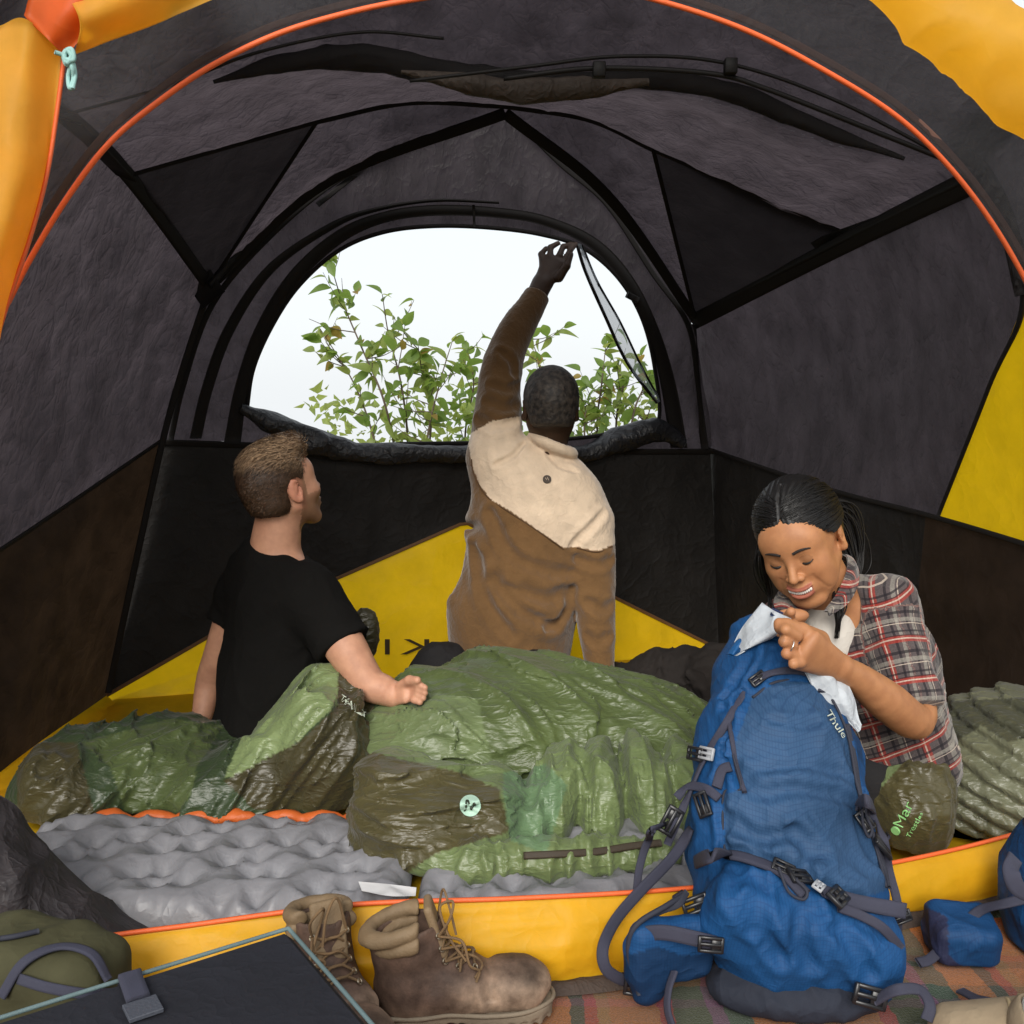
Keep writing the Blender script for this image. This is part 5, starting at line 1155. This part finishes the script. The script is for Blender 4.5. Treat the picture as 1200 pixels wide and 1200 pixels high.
# hip belt wing and frayed lower flap with dark underside
def wing(P):
    M = basis((-.25, 1, .1), (.05, -.1, 1)); d = bx(P, at(786, 1112, 1.475), (.070, .022, .052), .02, M); d = smin(d, bx(P, at(757, 1135, 1.47), (.026, .020, .055), .018, basis((-.3, 1, 0), (-.15, 0, 1))), .02)
    return smax(d - .004 * (ridged(P * 12, 2) - .3), .006 - P[:, 2], .01)
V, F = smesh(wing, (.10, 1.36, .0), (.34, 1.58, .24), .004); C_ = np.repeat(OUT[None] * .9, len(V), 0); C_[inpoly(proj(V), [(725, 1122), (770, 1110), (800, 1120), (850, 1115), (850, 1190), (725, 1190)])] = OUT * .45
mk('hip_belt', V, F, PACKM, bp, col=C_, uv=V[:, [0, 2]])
mk('edge_binding', *tubeVF(crv([at(803, 1048, 1.50), at(780, 1062, 1.47), at(748, 1082, 1.452), at(737, 1105, 1.45), at(740, 1135, 1.45), at(749, 1165, 1.45)], 50), .0045, 6), EDGE, bp)
UND = fabric('pack_underside', (.018, .022, .035), .8, 0, .2, 20, .3)
def foot(P): return smax(ell(P, at(935, 1150, 1.50), (.150, .085, .05)) - crump(P, .006, 9), .006 - P[:, 2], .01)
V, F = smesh(foot, (.2, 1.35, .0), (.65, 1.65, .14), .006); mk('pack_base', V, F, UND, bp)
# liner pulled out of the top
LIN = fabric('white_liner', (.62, .66, .70), .6, .25, .1, 24, .4, trc=(.6, .65, .7))
def ld(P): return .006 * fbm(P * 14, 2) + .005 * (ridged(P * np.array((22, 10, 10)), 2) - .3)
sheet('liner', [[at(850, 776, 1.80), at(868, 738, 1.80), at(893, 706, 1.80)], [at(868, 764, 1.75), at(893, 738, 1.745), at(908, 716, 1.76)], [at(905, 748, 1.74), at(918, 738, 1.715), at(926, 724, 1.72)]], LIN, bp, 26, 30, disp=ld, thick=.003)
sheet('liner', [[at(928, 760, 1.715), at(944, 790, 1.705), at(962, 818, 1.70), at(1006, 858, 1.70)], [at(945, 755, 1.71), at(962, 785, 1.70), at(982, 810, 1.695), at(1007, 856, 1.695)], [at(965, 765, 1.74), at(985, 790, 1.73), at(998, 815, 1.72), at(1008, 850, 1.71)]], LIN, bp, 24, 30, disp=ld, thick=.003)
strap([(856, 768), (868, 752), (885, 745), (905, 748), (925, 752)], .020, mat=fabric('pack_blue_trim', (.010, .085, .24), .55, 0, .1, 30, .3), name='collar_hem', off=.002)
sheet('collar', [[at(905, 712, 1.79), at(925, 722, 1.77), at(935, 738, 1.75)], [at(903, 719, 1.75), at(920, 728, 1.735), at(930, 742, 1.73)]], fabric('navy_trim', (.015, .03, .09), .6), bp, 8, 12, thick=.003)

# ================================================================ boots
LEA = NB('boot_leather'); _tc = LEA.n('TexCoord').outputs['Object']; _c = LEA.n('Attribute', attribute_name='col').outputs[0]
_c = LEA.mix(1.0, _c, LEA.ramp(LEA.n('TexNoise', {0: _tc, 'Scale': 28, 'Detail': 7, 'Roughness': .65}).outputs[0], [(.32, (.5, .47, .45)), (.5, (.95, .93, .9)), (.68, (1.5, 1.45, 1.4))]), 'MULTIPLY')
_b = LEA.n('Bump', {'Height': LEA.n('TexNoise', {0: _tc, 'Scale': 260, 'Detail': 5}).outputs[0], 'Strength': .4, 'Distance': .0015}).outputs[0]
_p = LEA.n('BsdfPrincipled', {'Base Color': _c, 'Roughness': .68, 'Normal': _b, 'Specular IOR Level': .35}); LEA.t.links.new(_p.outputs[0], LEA.out.inputs[0])
SOLE = plain('sole_rubber', (.19, .15, .105), .8, bump=.5, bs=200, var=.3); SOLED = plain('sole_dark', (.03, .027, .025), .85, bump=.4); LACE = plain('boot_lace', (.20, .12, .055), .8, bump=.9, bs=1100, var=.3); EYE = plain('eyelet_brass', (.42, .36, .27), .35, .9)
def boot(name, org, ang, label, s=1.0, roll_=0):
    root = empty(name, org, label, 'boot', 'worn brown leather hiking boots'); a = R(ang); Mb = np.stack([(math.cos(a), math.sin(a), 0), (-math.sin(a), math.cos(a), 0), (0, 0, 1)], 1)
    W_ = lambda q: np.asarray(org) + np.asarray(q, float) @ Mb.T * s
    Lf = lambda P: ((P - np.asarray(org, np.float32)) @ Mb.astype(np.float32)) / s
    def upper(q):
        d = ec(q, (.035, 0, .055), (.12, 0, .058), (.046, .040), (.046, .040), (0, 1, 0)); d = smin(d, ec(q, (.12, 0, .055), (.215, .004, .048), (.048, .040), (.047, .034), (0, 1, 0)), .02)
        d = smin(d, ec(q, (.045, 0, .05), (.030, 0, .150), (.043, .058), (.047, .060), (0, 1, 0)), .03); d = smin(d, ell(q, (.205, .004, .052), (.060, .049, .036)), .015)
        d = d - .0025 * fbm(q * 22, 2) - .0035 * np.exp(-((q[:, 0] - .145 + .2 * (q[:, 2] - .06)) / .007) ** 2) + .004 * np.exp(-((q[:, 0] - .163) / .008) ** 2) * (q[:, 2] > .05)
        inner_ = ec(q, (.050, 0, .07), (.028, 0, .22), (.033, .045), (.038, .050), (0, 1, 0)); d = smax(d, -inner_, .003); d = smax(d, q[:, 2] - .160 - .25 * (q[:, 0] - .03), .004)
        return smax(d, .022 - q[:, 2], .004)
    def collar(q):
        d = None
        for z, r_, sc in ((.164, .0125, 1.), (.143, .0125, 1.03)):
            k = np.sqrt(((q[:, 0] - .026 + (z - .16)) / (.052 * sc)) ** 2 + (q[:, 1] / (.042 * sc)) ** 2); e = np.hypot((k - 1) * .045, q[:, 2] - z - .28 * (q[:, 0] - .03) - .010 * np.exp(-((q[:, 0] - .0) / .02) ** 2) * 0) - r_
            d = e if d is None else smin(d, e, .003)
        d = smax(d, q[:, 0] - .052, .006); return d - .0012 * fbm(q * 60, 2)
    def tongue(q): return bx(q, (.078, .0, .155), (.007, .026, .045), .006, basis((0, 1, 0), (-.32, 0, 1)))
    def sole(q):
        k = .047 * (1 - .22 * np.exp(-((q[:, 0] - .10) / .035) ** 2)); x = q[:, 0]; fwd = np.clip((x - .20) / .066, 0, 1); bk = np.clip((.035 - x) / .045, 0, 1); hw = (k + .006) * np.sqrt(np.maximum(1 - np.maximum(fwd, bk) ** 2, 1e-4))
        d = np.maximum(np.abs(q[:, 1] - .003) - hw, np.maximum(-q[:, 2] + .002, q[:, 2] - .030)); d = np.maximum(d, np.maximum(-.012 - x, x - .268))
        notch = (np.sin(x * 2 * math.pi / .019) * .5 + .5) * .005 * (q[:, 2] < .014) * 1.0
        arch = .010 * np.exp(-((x - .105) / .022) ** 2) * (q[:, 2] < .012); return d + notch + arch
    def mkp(nm, fn, lo, hi, h, mat, colf=None):
        c8 = np.array([W_((x, y, z)) for x in (lo[0], hi[0]) for y in (lo[1], hi[1]) for z in (lo[2], hi[2])])
        V, F = smesh(lambda P: fn(Lf(P)) * s, c8.min(0), c8.max(0), h); col_ = None
        if colf: col_ = colf(Lf(V.astype(np.float32)))
        return mk(nm, V, F, mat, root, col=col_)
    def cu(q):
        dk = np.array((.085, .052, .038)); lit_tan = np.array((.27, .19, .135)); t = np.clip((q[:, 0] - .085) / .06, 0, 1) * np.clip((.095 - q[:, 2]) / .03, 0, 1); t = np.maximum(t, .35 * np.clip((.06 - q[:, 2]) / .03, 0, 1)); c_ = dk * (1 - t[:, None]) + lit_tan * t[:, None]  # light falling on the toe is painted into the leather colour
        sc = np.exp(-(((q[:, 0] - .225) / .02) ** 2 + ((q[:, 2] - .078) / .02) ** 2)); return c_ * (1 - .55 * sc[:, None])
    mkp('upper', upper, (-.04, -.07, .0), (.28, .07, .21), .0028, LEA.m, cu)
    mkp('padded_collar', collar, (-.05, -.07, .12), (.08, .07, .20), .0026, plain('collar_tan', (.20, .135, .072), .7, bump=.4, bs=300, var=.25)); mkp('tongue', tongue, (.04, -.04, .09), (.11, .04, .22), .003, bpy.data.materials['collar_tan'])
    mkp('sole', sole, (-.03, -.08, -.01), (.29, .08, .04), .0028, SOLE)
    mk('welt', *tubeVF(crv([W_((x, y, .031)) for x, y in ((.0, -.045), (.05, -.050), (.10, -.044), (.16, -.052), (.22, -.046), (.262, -.015), (.262, .02), (.22, .05), (.16, .055), (.10, .044), (.05, .048), (-.0, .044), (-.014, 0), (.0, -.045))], 90), .0038 * s, 6), SOLE, root)
    eyx = [(.088, .158), (.092, .136), (.100, .118), (.113, .101), (.130, .090)]
    def onup(x, y, z):
        p = np.array((x + .05, y, z + .05)); dr = np.array((-.7, 0, -.7))
        for _ in range(60):
            d = float(upper(p[None].astype(np.float32))[0]);
            if d < .0004: break
            p = p + dr * d * .7
        return p
    E = {}
    for i, (x, z) in enumerate(eyx):
        for sgn in (-1, 1):
            p = onup(x - .012 + .004 * i * 0, sgn * (.026), z - .012); E[(i, sgn)] = p + np.array((.002, sgn * .001, .002))
            n_ = np.array((.55, sgn * .55, .6)); n_ /= np.linalg.norm(n_); X = np.cross(n_, (0, 0, 1)); X /= np.linalg.norm(X); Y = np.cross(n_, X)
            mk('eyelet', *tubeVF([W_(E[(i, sgn)] + (X * math.cos(t) + Y * math.sin(t)) * .0042) for t in np.linspace(0, 2 * math.pi, 13)], .0016 * s, 5), EYE, root)
    lc = []
    for i in range(4):
        for sgn in (-1, 1):
            a_, b_ = E[(i, sgn)], E[(i + 1, -sgn)]; mid_ = (a_ + b_) / 2 + np.array((.010, 0, .010)); lc.append(tubeVF(crv([W_(a_), W_(mid_ + (0, sgn * .008, 0)), W_(mid_ - (0, sgn * .008, 0)), W_(b_)], 14), .0022 * s, 6))
    mk('laces', *join(lc), LACE, root)
    lp = []
    for pts in ([E[(0, -1)], (.10, -.035, .185), (.105, -.02, .205), (.085, -.01, .19), (.10, -.03, .15), (.125, -.045, .12)], [E[(0, -1)], (.118, -.04, .15), (.13, -.048, .115), (.145, -.04, .10), (.14, -.046, .085)], [E[(1, -1)], (.115, -.035, .14), (.12, -.02, .13), (.115, -.04, .10)], [E[(2, -1)], (.13, -.036, .125), (.15, -.03, .105), (.138, -.043, .09)], [E[(0, 1)], (.09, .01, .21), (.10, -.01, .19), (.11, -.02, .15)]):
        lp.append(tubeVF(crv([W_(p) for p in pts], 36), .0022 * s, 6))
    mk('lace_ends', *join(lp), LACE, root)
    P = [W_(onup(x, y, z)) for x, y, z in ((.10, -.03, .07), (.08, -.045, .06), (.06, -.05, .05))]
    return root
boot('hiking_boot', gnd(452, 1205, .004) + np.array((0.0, .02, 0)), 5, 'worn brown leather boot lying sideways to us with tan collar, toe pointing right', .97)
boot('hiking_boot', gnd(345, 1180, .004) + np.array((.03, .02, 0)), -62, 'brown leather boot half hidden behind the dark box, its laces loose', 1.0)
# low shoes at the right edge
SUED = fabric('beige_suede', (.26, .20, .13), .9, 0, .25, 20, .3); SHW = plain('shoe_white', (.6, .6, .58), .7, bump=.2)
def lowshoe(org, ang, label, tilt=0):
    root = empty('low_shoe', org, label, 'shoe', 'beige low shoes at the right edge'); a = R(ang); Mb = np.stack([(math.cos(a), math.sin(a), 0), (-math.sin(a), math.cos(a), 0), (0, 0, 1)], 1)
    Lf = lambda P: ((P - np.asarray(org, np.float32)) @ Mb.astype(np.float32)); W_ = lambda q: np.asarray(org) + np.asarray(q, float) @ Mb.T
    def up(q):
        d = ec(q, (.04, 0, .06), (.22, 0, .045), (.042, .050), (.046, .034), (0, 1, 0)); d = smin(d, ell(q, (.03, 0, .08), (.05, .04, .045)), .02); d = smax(d, -ell(q, (.055, 0, .115), (.060, .028, .065)), .006); return smax(d, .02 - q[:, 2], .004)
    def so(q): return bx(q, (.12, 0, .014), (.150, .048, .014), .013)
    for nm, fn, mt in (('upper', up, SUED), ('sole', so, SHW), ('lining', lambda q: smax(ell(q, (.055, 0, .095), (.058, .030, .050)), -ell(q, (.055, 0, .11), (.052, .024, .062)), .002), SHW)):
        c8 = np.array([W_((x, y, z)) for x in (-.04, .30) for y in (-.07, .07) for z in (-.01, .15)]); V, F = smesh(lambda P: fn(Lf(P)), c8.min(0), c8.max(0), .0035); mk(nm, V, F, mt, root)
    lc = [tubeVF(crv([W_((.12 + .02 * i, -.026, .088 - .006 * i)), W_((.125 + .02 * i, 0, .10 - .007 * i)), W_((.13 + .02 * i, .026, .087 - .006 * i))], 10), .003, 6) for i in range(4)]; mk('laces', *join(lc), plain('lace_beige', (.36, .27, .15), .8, bump=.8, bs=900), root)
lowshoe(gnd(1204, 1250, .004), -94, 'beige low shoe with white lining at the right edge')
lowshoe(gnd(1300, 1250, .004), 176, 'beige shoe toe poking into the lower right corner')
# blue pouch with dark trim and the second pack at the right edge
po = empty('blue_pouch', gnd(1140, 1150, .004), 'small blue pouch with dark trim lying on the blanket at right', 'pouch')
def pouch(P): return smax(bx(P, gnd(1140, 1140, .0) + np.array((0, .05, .04)), (.055, .05, .04), .022, basis((.1, 1, .2), (0, -.3, 1))) - .005 * (ridged(P * 14, 2) - .4), .004 - P[:, 2], .006)
V, F = smesh(pouch, gnd(1140, 1140, .0) + np.array((-.10, -.06, 0)), gnd(1140, 1140, 0) + np.array((.10, .16, .14)), .004); C_ = np.repeat(OUT[None] * .75, len(V), 0); qq = proj(V); C_[inpoly(qq, [(1080, 1060), (1110, 1075), (1112, 1120), (1150, 1150), (1190, 1160), (1190, 1190), (1080, 1190)])] = (.02, .024, .06)
mk('pouch_body', V, F, PACKM, po, col=C_, uv=V[:, [0, 1]])
for pts in ([(1100, 1115, 1.60), (1088, 1125, 1.58), (1076, 1128, 1.57)], [(1125, 1160, 1.50), (1150, 1172, 1.46), (1178, 1178, 1.45)], [(1128, 1085, 1.62), (1150, 1066, 1.62), (1180, 1058, 1.6), (1215, 1050, 1.6)]): strap(pts, .020, par=po, nr=(.1, -.5, .85))
p2 = empty('second_backpack', gnd(1215, 1120, .004), 'edge of another blue backpack cut off by the right side of the frame', 'backpack')
def pk2(P): return smax(ell(P, at(1238, 1050, 1.66), (.085, .12, .16)) - .008 * (ridged(P * 9, 2) - .4), .004 - P[:, 2], .01)
V, F = smesh(pk2, (.72, 1.48, 0), (1.1, 1.85, .45), .006); C_ = np.repeat(OUT[None], len(V), 0); C_[V[:, 2] > .21] = (.02, .022, .045); mk('pack_body', V, F, PACKM, p2, col=C_, uv=V[:, [0, 2]])
strap([(1190, 1005, 1.5), (1185, 1020, 1.47), (1192, 1040, 1.46), (1210, 1050, 1.46)], .03, par=p2, nr=(-.3, -.9, .2))

# ================================================================ left foreground: dark box, olive bag, folded door
TL = gnd(338, 1088, .30); TR = gnd(392, 1215, .30); TB = gnd(-20, 1200, .30)
e1 = TB - TL; L1 = .52; e1 = e1 / np.linalg.norm(e1); e2 = TR - TL; e2 -= e1 * (e2 @ e1); e2 /= np.linalg.norm(e2)
bxr = empty('dark_box', TL + e1 * L1 / 2 + e2 * .16 - (0, 0, .30), 'flat topped black box with pale teal edge piping in the lower left corner', 'box')
cc = TL + e1 * L1 / 2 + e2 * .16 - np.array((0, 0, .15)); BOXM = fabric('box_black_cloth', (.012, .0125, .018), .8, 0, .2, 30, .25); TEAL = plain('teal_piping', (.10, .15, .155), .6, bump=.5, bs=700, var=.2)
mk('box_body', *boxVF(cc, L1 / 2, .16, .15, e1, e2, (0, 0, 1), .06), BOXM, bxr, smooth=False)
cs = [TL + np.array((0, 0, .0)), TL + e1 * L1, TL + e1 * L1 + e2 * .32, TL + e2 * .32]
for i in range(4):
    wv = crv([cs[i], (cs[i] + cs[(i + 1) % 4]) / 2 + np.array((0, 0, .001)), cs[(i + 1) % 4]], 20); mk('edge_piping', *tubeVF(wv, .0026, 8), TEAL, bxr)
sp = lambda a, b_, h: TL + e1 * a + e2 * b_ + np.array((0, 0, h))
V, F = ribVF(crv([sp(.19, -.02, -.05), sp(.19, -.006, .0), sp(.192, .01, .006), sp(.195, .06, .006)], 20), .026, .003, crv([-e2, -e2 * .7 + (0, 0, .7), (0, 0, 1), (0, 0, 1)], 20)); mk('strap', V, F, NAVYS, bxr)
mk('strap_patch', *boxVF(sp(.195, .075, .0045), .018, .016, .0025, e1, e2, (0, 0, 1), .3), plain('patch_grey', (.05, .055, .07), .6, bump=.5, bs=300), bxr, smooth=False)
OB = fabric('olive_canvas', (.058, .055, .025), .85, 0, .25, 14, .35)
ob = empty('olive_bag', at(40, 1180, 1.32) * (1, 1, 0) + (0, 0, .004), 'olive canvas bag with dark handles behind the black box', 'bag')
def fob(P): return smax(bx(P, at(45, 1188, 1.36), (.125, .075, .125), .045, basis((.25, 1, 0), (.05, 0, 1))) - .010 * (ridged(P * 7 + 1, 2) - .4) - .004 * fbm(P * 12, 2), .004 - P[:, 2], .01)
c0 = at(45, 1188, 1.36); V, F = smesh(fob, (c0[0] - .2, c0[1] - .16, .0), (c0[0] + .2, c0[1] + .16, c0[2] + .17), .0055); mk('bag_body', V, F, OB, ob)
for pts in ([(5, 1165), (30, 1130), (70, 1115), (105, 1122), (122, 1150)], [(25, 1147), (60, 1157), (100, 1164), (130, 1162)]):
    P, N = mtrace(fob, pts, .008, t0=.8); V, F = ribVF(crv(P, 30), .014, .003, crv(N, 30)); mk('handle', V, F, NAVYS, ob)
P, N = mtrace(fob, [(0, 1103), (20, 1100), (45, 1094)], .004, t0=.8); mk('zipper', *tubeVF(crv(P, 16), .004, 6), EDGE, ob)
FOLD = fabric('folded_door_fabric', (.040, .034, .036), .55, .1, .25, 24, .6, spec=.4)
def fdd(P): return .020 * (ridged(P * np.array((5, 5, 7)) + 2, 2) - .3) + .012 * fbm(P * 6, 2)
sheet('folded_door', [[at(-160, 880, 1.62), at(0, 932, 1.66), at(40, 975, 1.68), at(85, 1022, 1.70), at(130, 1060, 1.70), at(185, 1092, 1.69)], [at(-160, 1000, 1.50), at(0, 1000, 1.55), at(40, 1030, 1.57), at(80, 1062, 1.58), at(120, 1082, 1.60), at(170, 1098, 1.64)], [at(-160, 1110, 1.46), at(0, 1075, 1.50), at(40, 1085, 1.52), at(75, 1095, 1.54), at(110, 1100, 1.57), at(150, 1102, 1.62)], [at(-160, 1180, 1.52), at(0, 1140, 1.56), at(40, 1130, 1.56), at(75, 1125, 1.57), at(110, 1115, 1.60), at(140, 1110, 1.64)]], FOLD, tent, 70, 110, disp=fdd, thick=.003)

# ================================================================ blanket
b = NB('woven_blanket'); tc = b.n('TexCoord').outputs['Object']; w_ = b.n('TexNoise', {0: tc, 'Scale': 45, 'Detail': 4}, noise_dimensions='3D'); 
v_ = b.n('VectorMath', {0: tc, 1: (0, 0, 0)}, operation='ADD'); mm = b.n('Mix', {0: .018, 4: tc, 5: w_.outputs['Color']}, data_type='VECTOR'); sx = b.n('SeparateXYZ', {0: mm.outputs[1]})
def pal(sock, per, off):
    f = b.math('FRACT', b.math('ADD', b.math('DIVIDE', sock, per), off)); r_ = b.n('ValToRGB', {0: f}); cr = r_.color_ramp; cr.interpolation = 'CONSTANT'
    st = [(0, (.30, .10, .02)), (.22, (.26, .02, .02)), (.29, (.045, .055, .022)), (.45, (.12, .045, .10)), (.52, (.03, .06, .035)), (.64, (.34, .11, .02)), (.82, (.05, .04, .02)), (.88, (.28, .04, .02)), (.94, (.26, .12, .03))]
    while len(cr.elements) < len(st): cr.elements.new(.5)
    for e, (p, c_) in zip(cr.elements, st): e.position = p; e.color = c4(c_)
    return r_.outputs[0]
colr = b.mix(.30, pal(sx.outputs[0], .34, .25), pal(sx.outputs[1], .30, .1)); n2 = b.n('TexNoise', {0: tc, 'Scale': 380, 'Detail': 4}).outputs[0]; colr = b.mix(1.0, colr, b.ramp(n2, [(.3, (.6, .6, .6)), (.7, (1.25, 1.2, 1.15))]), 'MULTIPLY')
pr = b.n('BsdfPrincipled', {'Base Color': colr, 'Roughness': 1, 'Specular IOR Level': .1, 'Sheen Weight': .2, 'Normal': b.n('Bump', {'Height': n2, 'Strength': .7, 'Distance': .004}).outputs[0]}); b.t.links.new(pr.outputs[0], b.out.inputs[0])
rows = [[np.array((x, y + .16 * max(0, x) + .02, 0.0)) for x in np.linspace(-1.0, 1.5, 9)] for y in (.35, .8, 1.2, 1.585)]
def bd(P): return .007 + .004 * fbm(P * 6, 2)
bk = sheet('picnic_blanket', rows, b.m, None, 60, 110, disp=bd, thick=.004); tag(bk, 'striped orange, red, green and purple woven blanket on the ground before the door', 'blanket')

# ================================================================ shrubs behind the tent
def leafmesh(nm, L, wd, curl):
    V = []; n = 7
    for i in range(n):
        t = i / (n - 1); w__ = wd * math.sin(math.pi * min(1, t ** .8)) * (1 - .15 * t) + .0003; z = -curl * t * t * L
        V += [(-w__, t * L, z + w__ * .35), (0, t * L, z), (w__, t * L, z + w__ * .35)]
    F = []
    for i in range(n - 1): a = 3 * i; F += [(a, a + 1, a + 4, a + 3), (a + 1, a + 2, a + 5, a + 4)]
    me = bpy.data.meshes.new(nm); me.from_pydata(V, [], F); me.update(); me.shade_smooth(); return me
LM_ = [fabric('leaf_green', (.14, .22, .05), .45, .5, .3, None, .2, trc=(.38, .55, .10), spec=.4), fabric('leaf_light', (.22, .29, .08), .45, .5, .3, None, .2, trc=(.60, .68, .16), spec=.4), fabric('leaf_yellow', (.28, .20, .05), .5, .5, .3, None, .2, trc=(.60, .42, .10), spec=.4)]
LME = []
for i, mt in enumerate((0, 0, 1, 1, 2)):
    me = leafmesh('leaf', (.060, .072, .055, .066, .05)[i], (.019, .021, .018, .017, .016)[i], (.2, .5, .35, .6, .3)[i]); me.materials.append(LM_[mt]); LME.append(me)
BARK = plain('twig_bark', (.09, .065, .045), .85, bump=.5, bs=300)
def shrub(base, stems, nl, label, twigs=7, seed=0, maxleaf=290, extra=260):
    g = np.random.default_rng(seed); root = empty('leafy_shrub', base, label, 'shrub', 'young leafy shrubs behind the tent'); spots = []; tb = []
    for si, (pts, dd) in enumerate(stems):
        P = crv([np.array(base) * .0 + at(x, y, dd + .08 * math.sin(i * 2.1 + si)) for i, (x, y) in enumerate(pts)], 40); tb.append(tubeVF(P, np.linspace(.008, .002, 40), 6))
        for k in range(twigs):
            i0 = int(5 + 34 * g.random()); dirv = g.normal(size=3); dirv[2] = abs(dirv[2]) * .7 + .2; dirv /= np.linalg.norm(dirv); ln = .10 + .16 * g.random(); Q = crv([P[i0], P[i0] + dirv * ln * .5 + (0, 0, -.005), P[i0] + dirv * ln + (0, 0, .015)], 10)
            tb.append(tubeVF(Q, np.linspace(.003, .0012, 10), 4)); spots += [(Q[j], dirv) for j in range(2, 10)]
        for j in range(8, 40): spots.append((P[j], np.array((0, 0, 1.))))
        spots += [(P[39], np.array((0, 0, 1.)))] * 4
    mk('branches', *join(tb), BARK, root)
    ch = g.choice(len(spots), min(nl, len(spots)), replace=False); off = np.array(wloc(root))
    for c_, j in enumerate(ch[:maxleaf]):
        p, dv = spots[j]; o = bpy.data.objects.new('leaf', LME[g.choice(5, p=[.28, .27, .2, .18, .07])]); COL.objects.link(o); o.parent = root
        v = dv * .5 + g.normal(size=3) * .7 + np.array((0, 0, -.15)); v /= np.linalg.norm(v); o.location = (p - off).tolist()
        o.rotation_euler = Vector(v.tolist()).to_track_quat('Y', 'Z').to_euler(); o.rotation_euler.rotate_axis('Y', g.uniform(-1.2, 1.2)); sc = g.uniform(.85, 1.6) * dd / 4.9; o.scale = (sc, sc, sc)
    lv = []; xs = np.array([proj(np.array([q[0]]))[0][0] for q in spots]); x0_, x1_ = xs.min(), xs.max()
    for k in range(extra):                                    # dense low foliage, too many leaves to count
        c_ = at(g.uniform(x0_ - 5, x1_ + 5), 530 - 75 * g.random() ** 1.7, dd + g.uniform(-.2, .5)); v = g.normal(size=3); v /= np.linalg.norm(v); u_ = np.cross(v, g.normal(size=3)); u_ /= np.linalg.norm(u_); L_ = g.uniform(.05, .085); w2 = L_ * .27; n_ = np.cross(v, u_)
        lv.append((np.array([c_, c_ + v * L_ * .35 + u_ * w2 + n_ * w2 * .3, c_ + v * L_ * .4, c_ + v * L_ * .35 - u_ * w2 + n_ * w2 * .3, c_ + v * L_ - n_ * L_ * .2]), [(0, 1, 2), (0, 2, 3), (1, 4, 2), (2, 4, 3)]))
    if lv: mk('foliage', *join(lv), LM_[1 if seed != 2 else 0], root, smooth=False)['kind'] = 'stuff'
    return root
shrub(at(470, 620, 4.9) * (1, 1, 0), [([(480, 640), (465, 540), (450, 470), (425, 410), (400, 350), (385, 300)], 4.9), ([(480, 640), (478, 520), (470, 450), (455, 390), (448, 345)], 5.0), ([(490, 640), (500, 520), (515, 450), (530, 400)], 4.95), ([(470, 640), (440, 520), (415, 450), (375, 385)], 5.1), ([(485, 640), (505, 500), (495, 440), (490, 405)], 5.05)], 290, 'tallest leafy shrub outside the window, between the black tee man and the raised arm', 9, 1)
shrub(at(590, 620, 5.2) * (1, 1, 0), [([(560, 640), (545, 520), (555, 450), (545, 400)], 5.2), ([(600, 640), (630, 480), (632, 430), (622, 395)], 5.3), ([(570, 640), (560, 500), (572, 450)], 5.2)], 130, 'sparse leafy shrub outside the window directly behind the raised arm', 6, 2)
shrub(at(720, 620, 5.0) * (1, 1, 0), [([(710, 640), (700, 510), (705, 450), (710, 405)], 5.0), ([(725, 640), (722, 500), (730, 450), (718, 420)], 5.1), ([(735, 640), (740, 500), (755, 450), (750, 425)], 5.0), ([(700, 640), (685, 510), (690, 470)], 5.0), ([(730, 640), (750, 520), (765, 470)], 5.1)], 230, 'low leafy shrub outside the window under the hanging mesh flap', 8, 3)
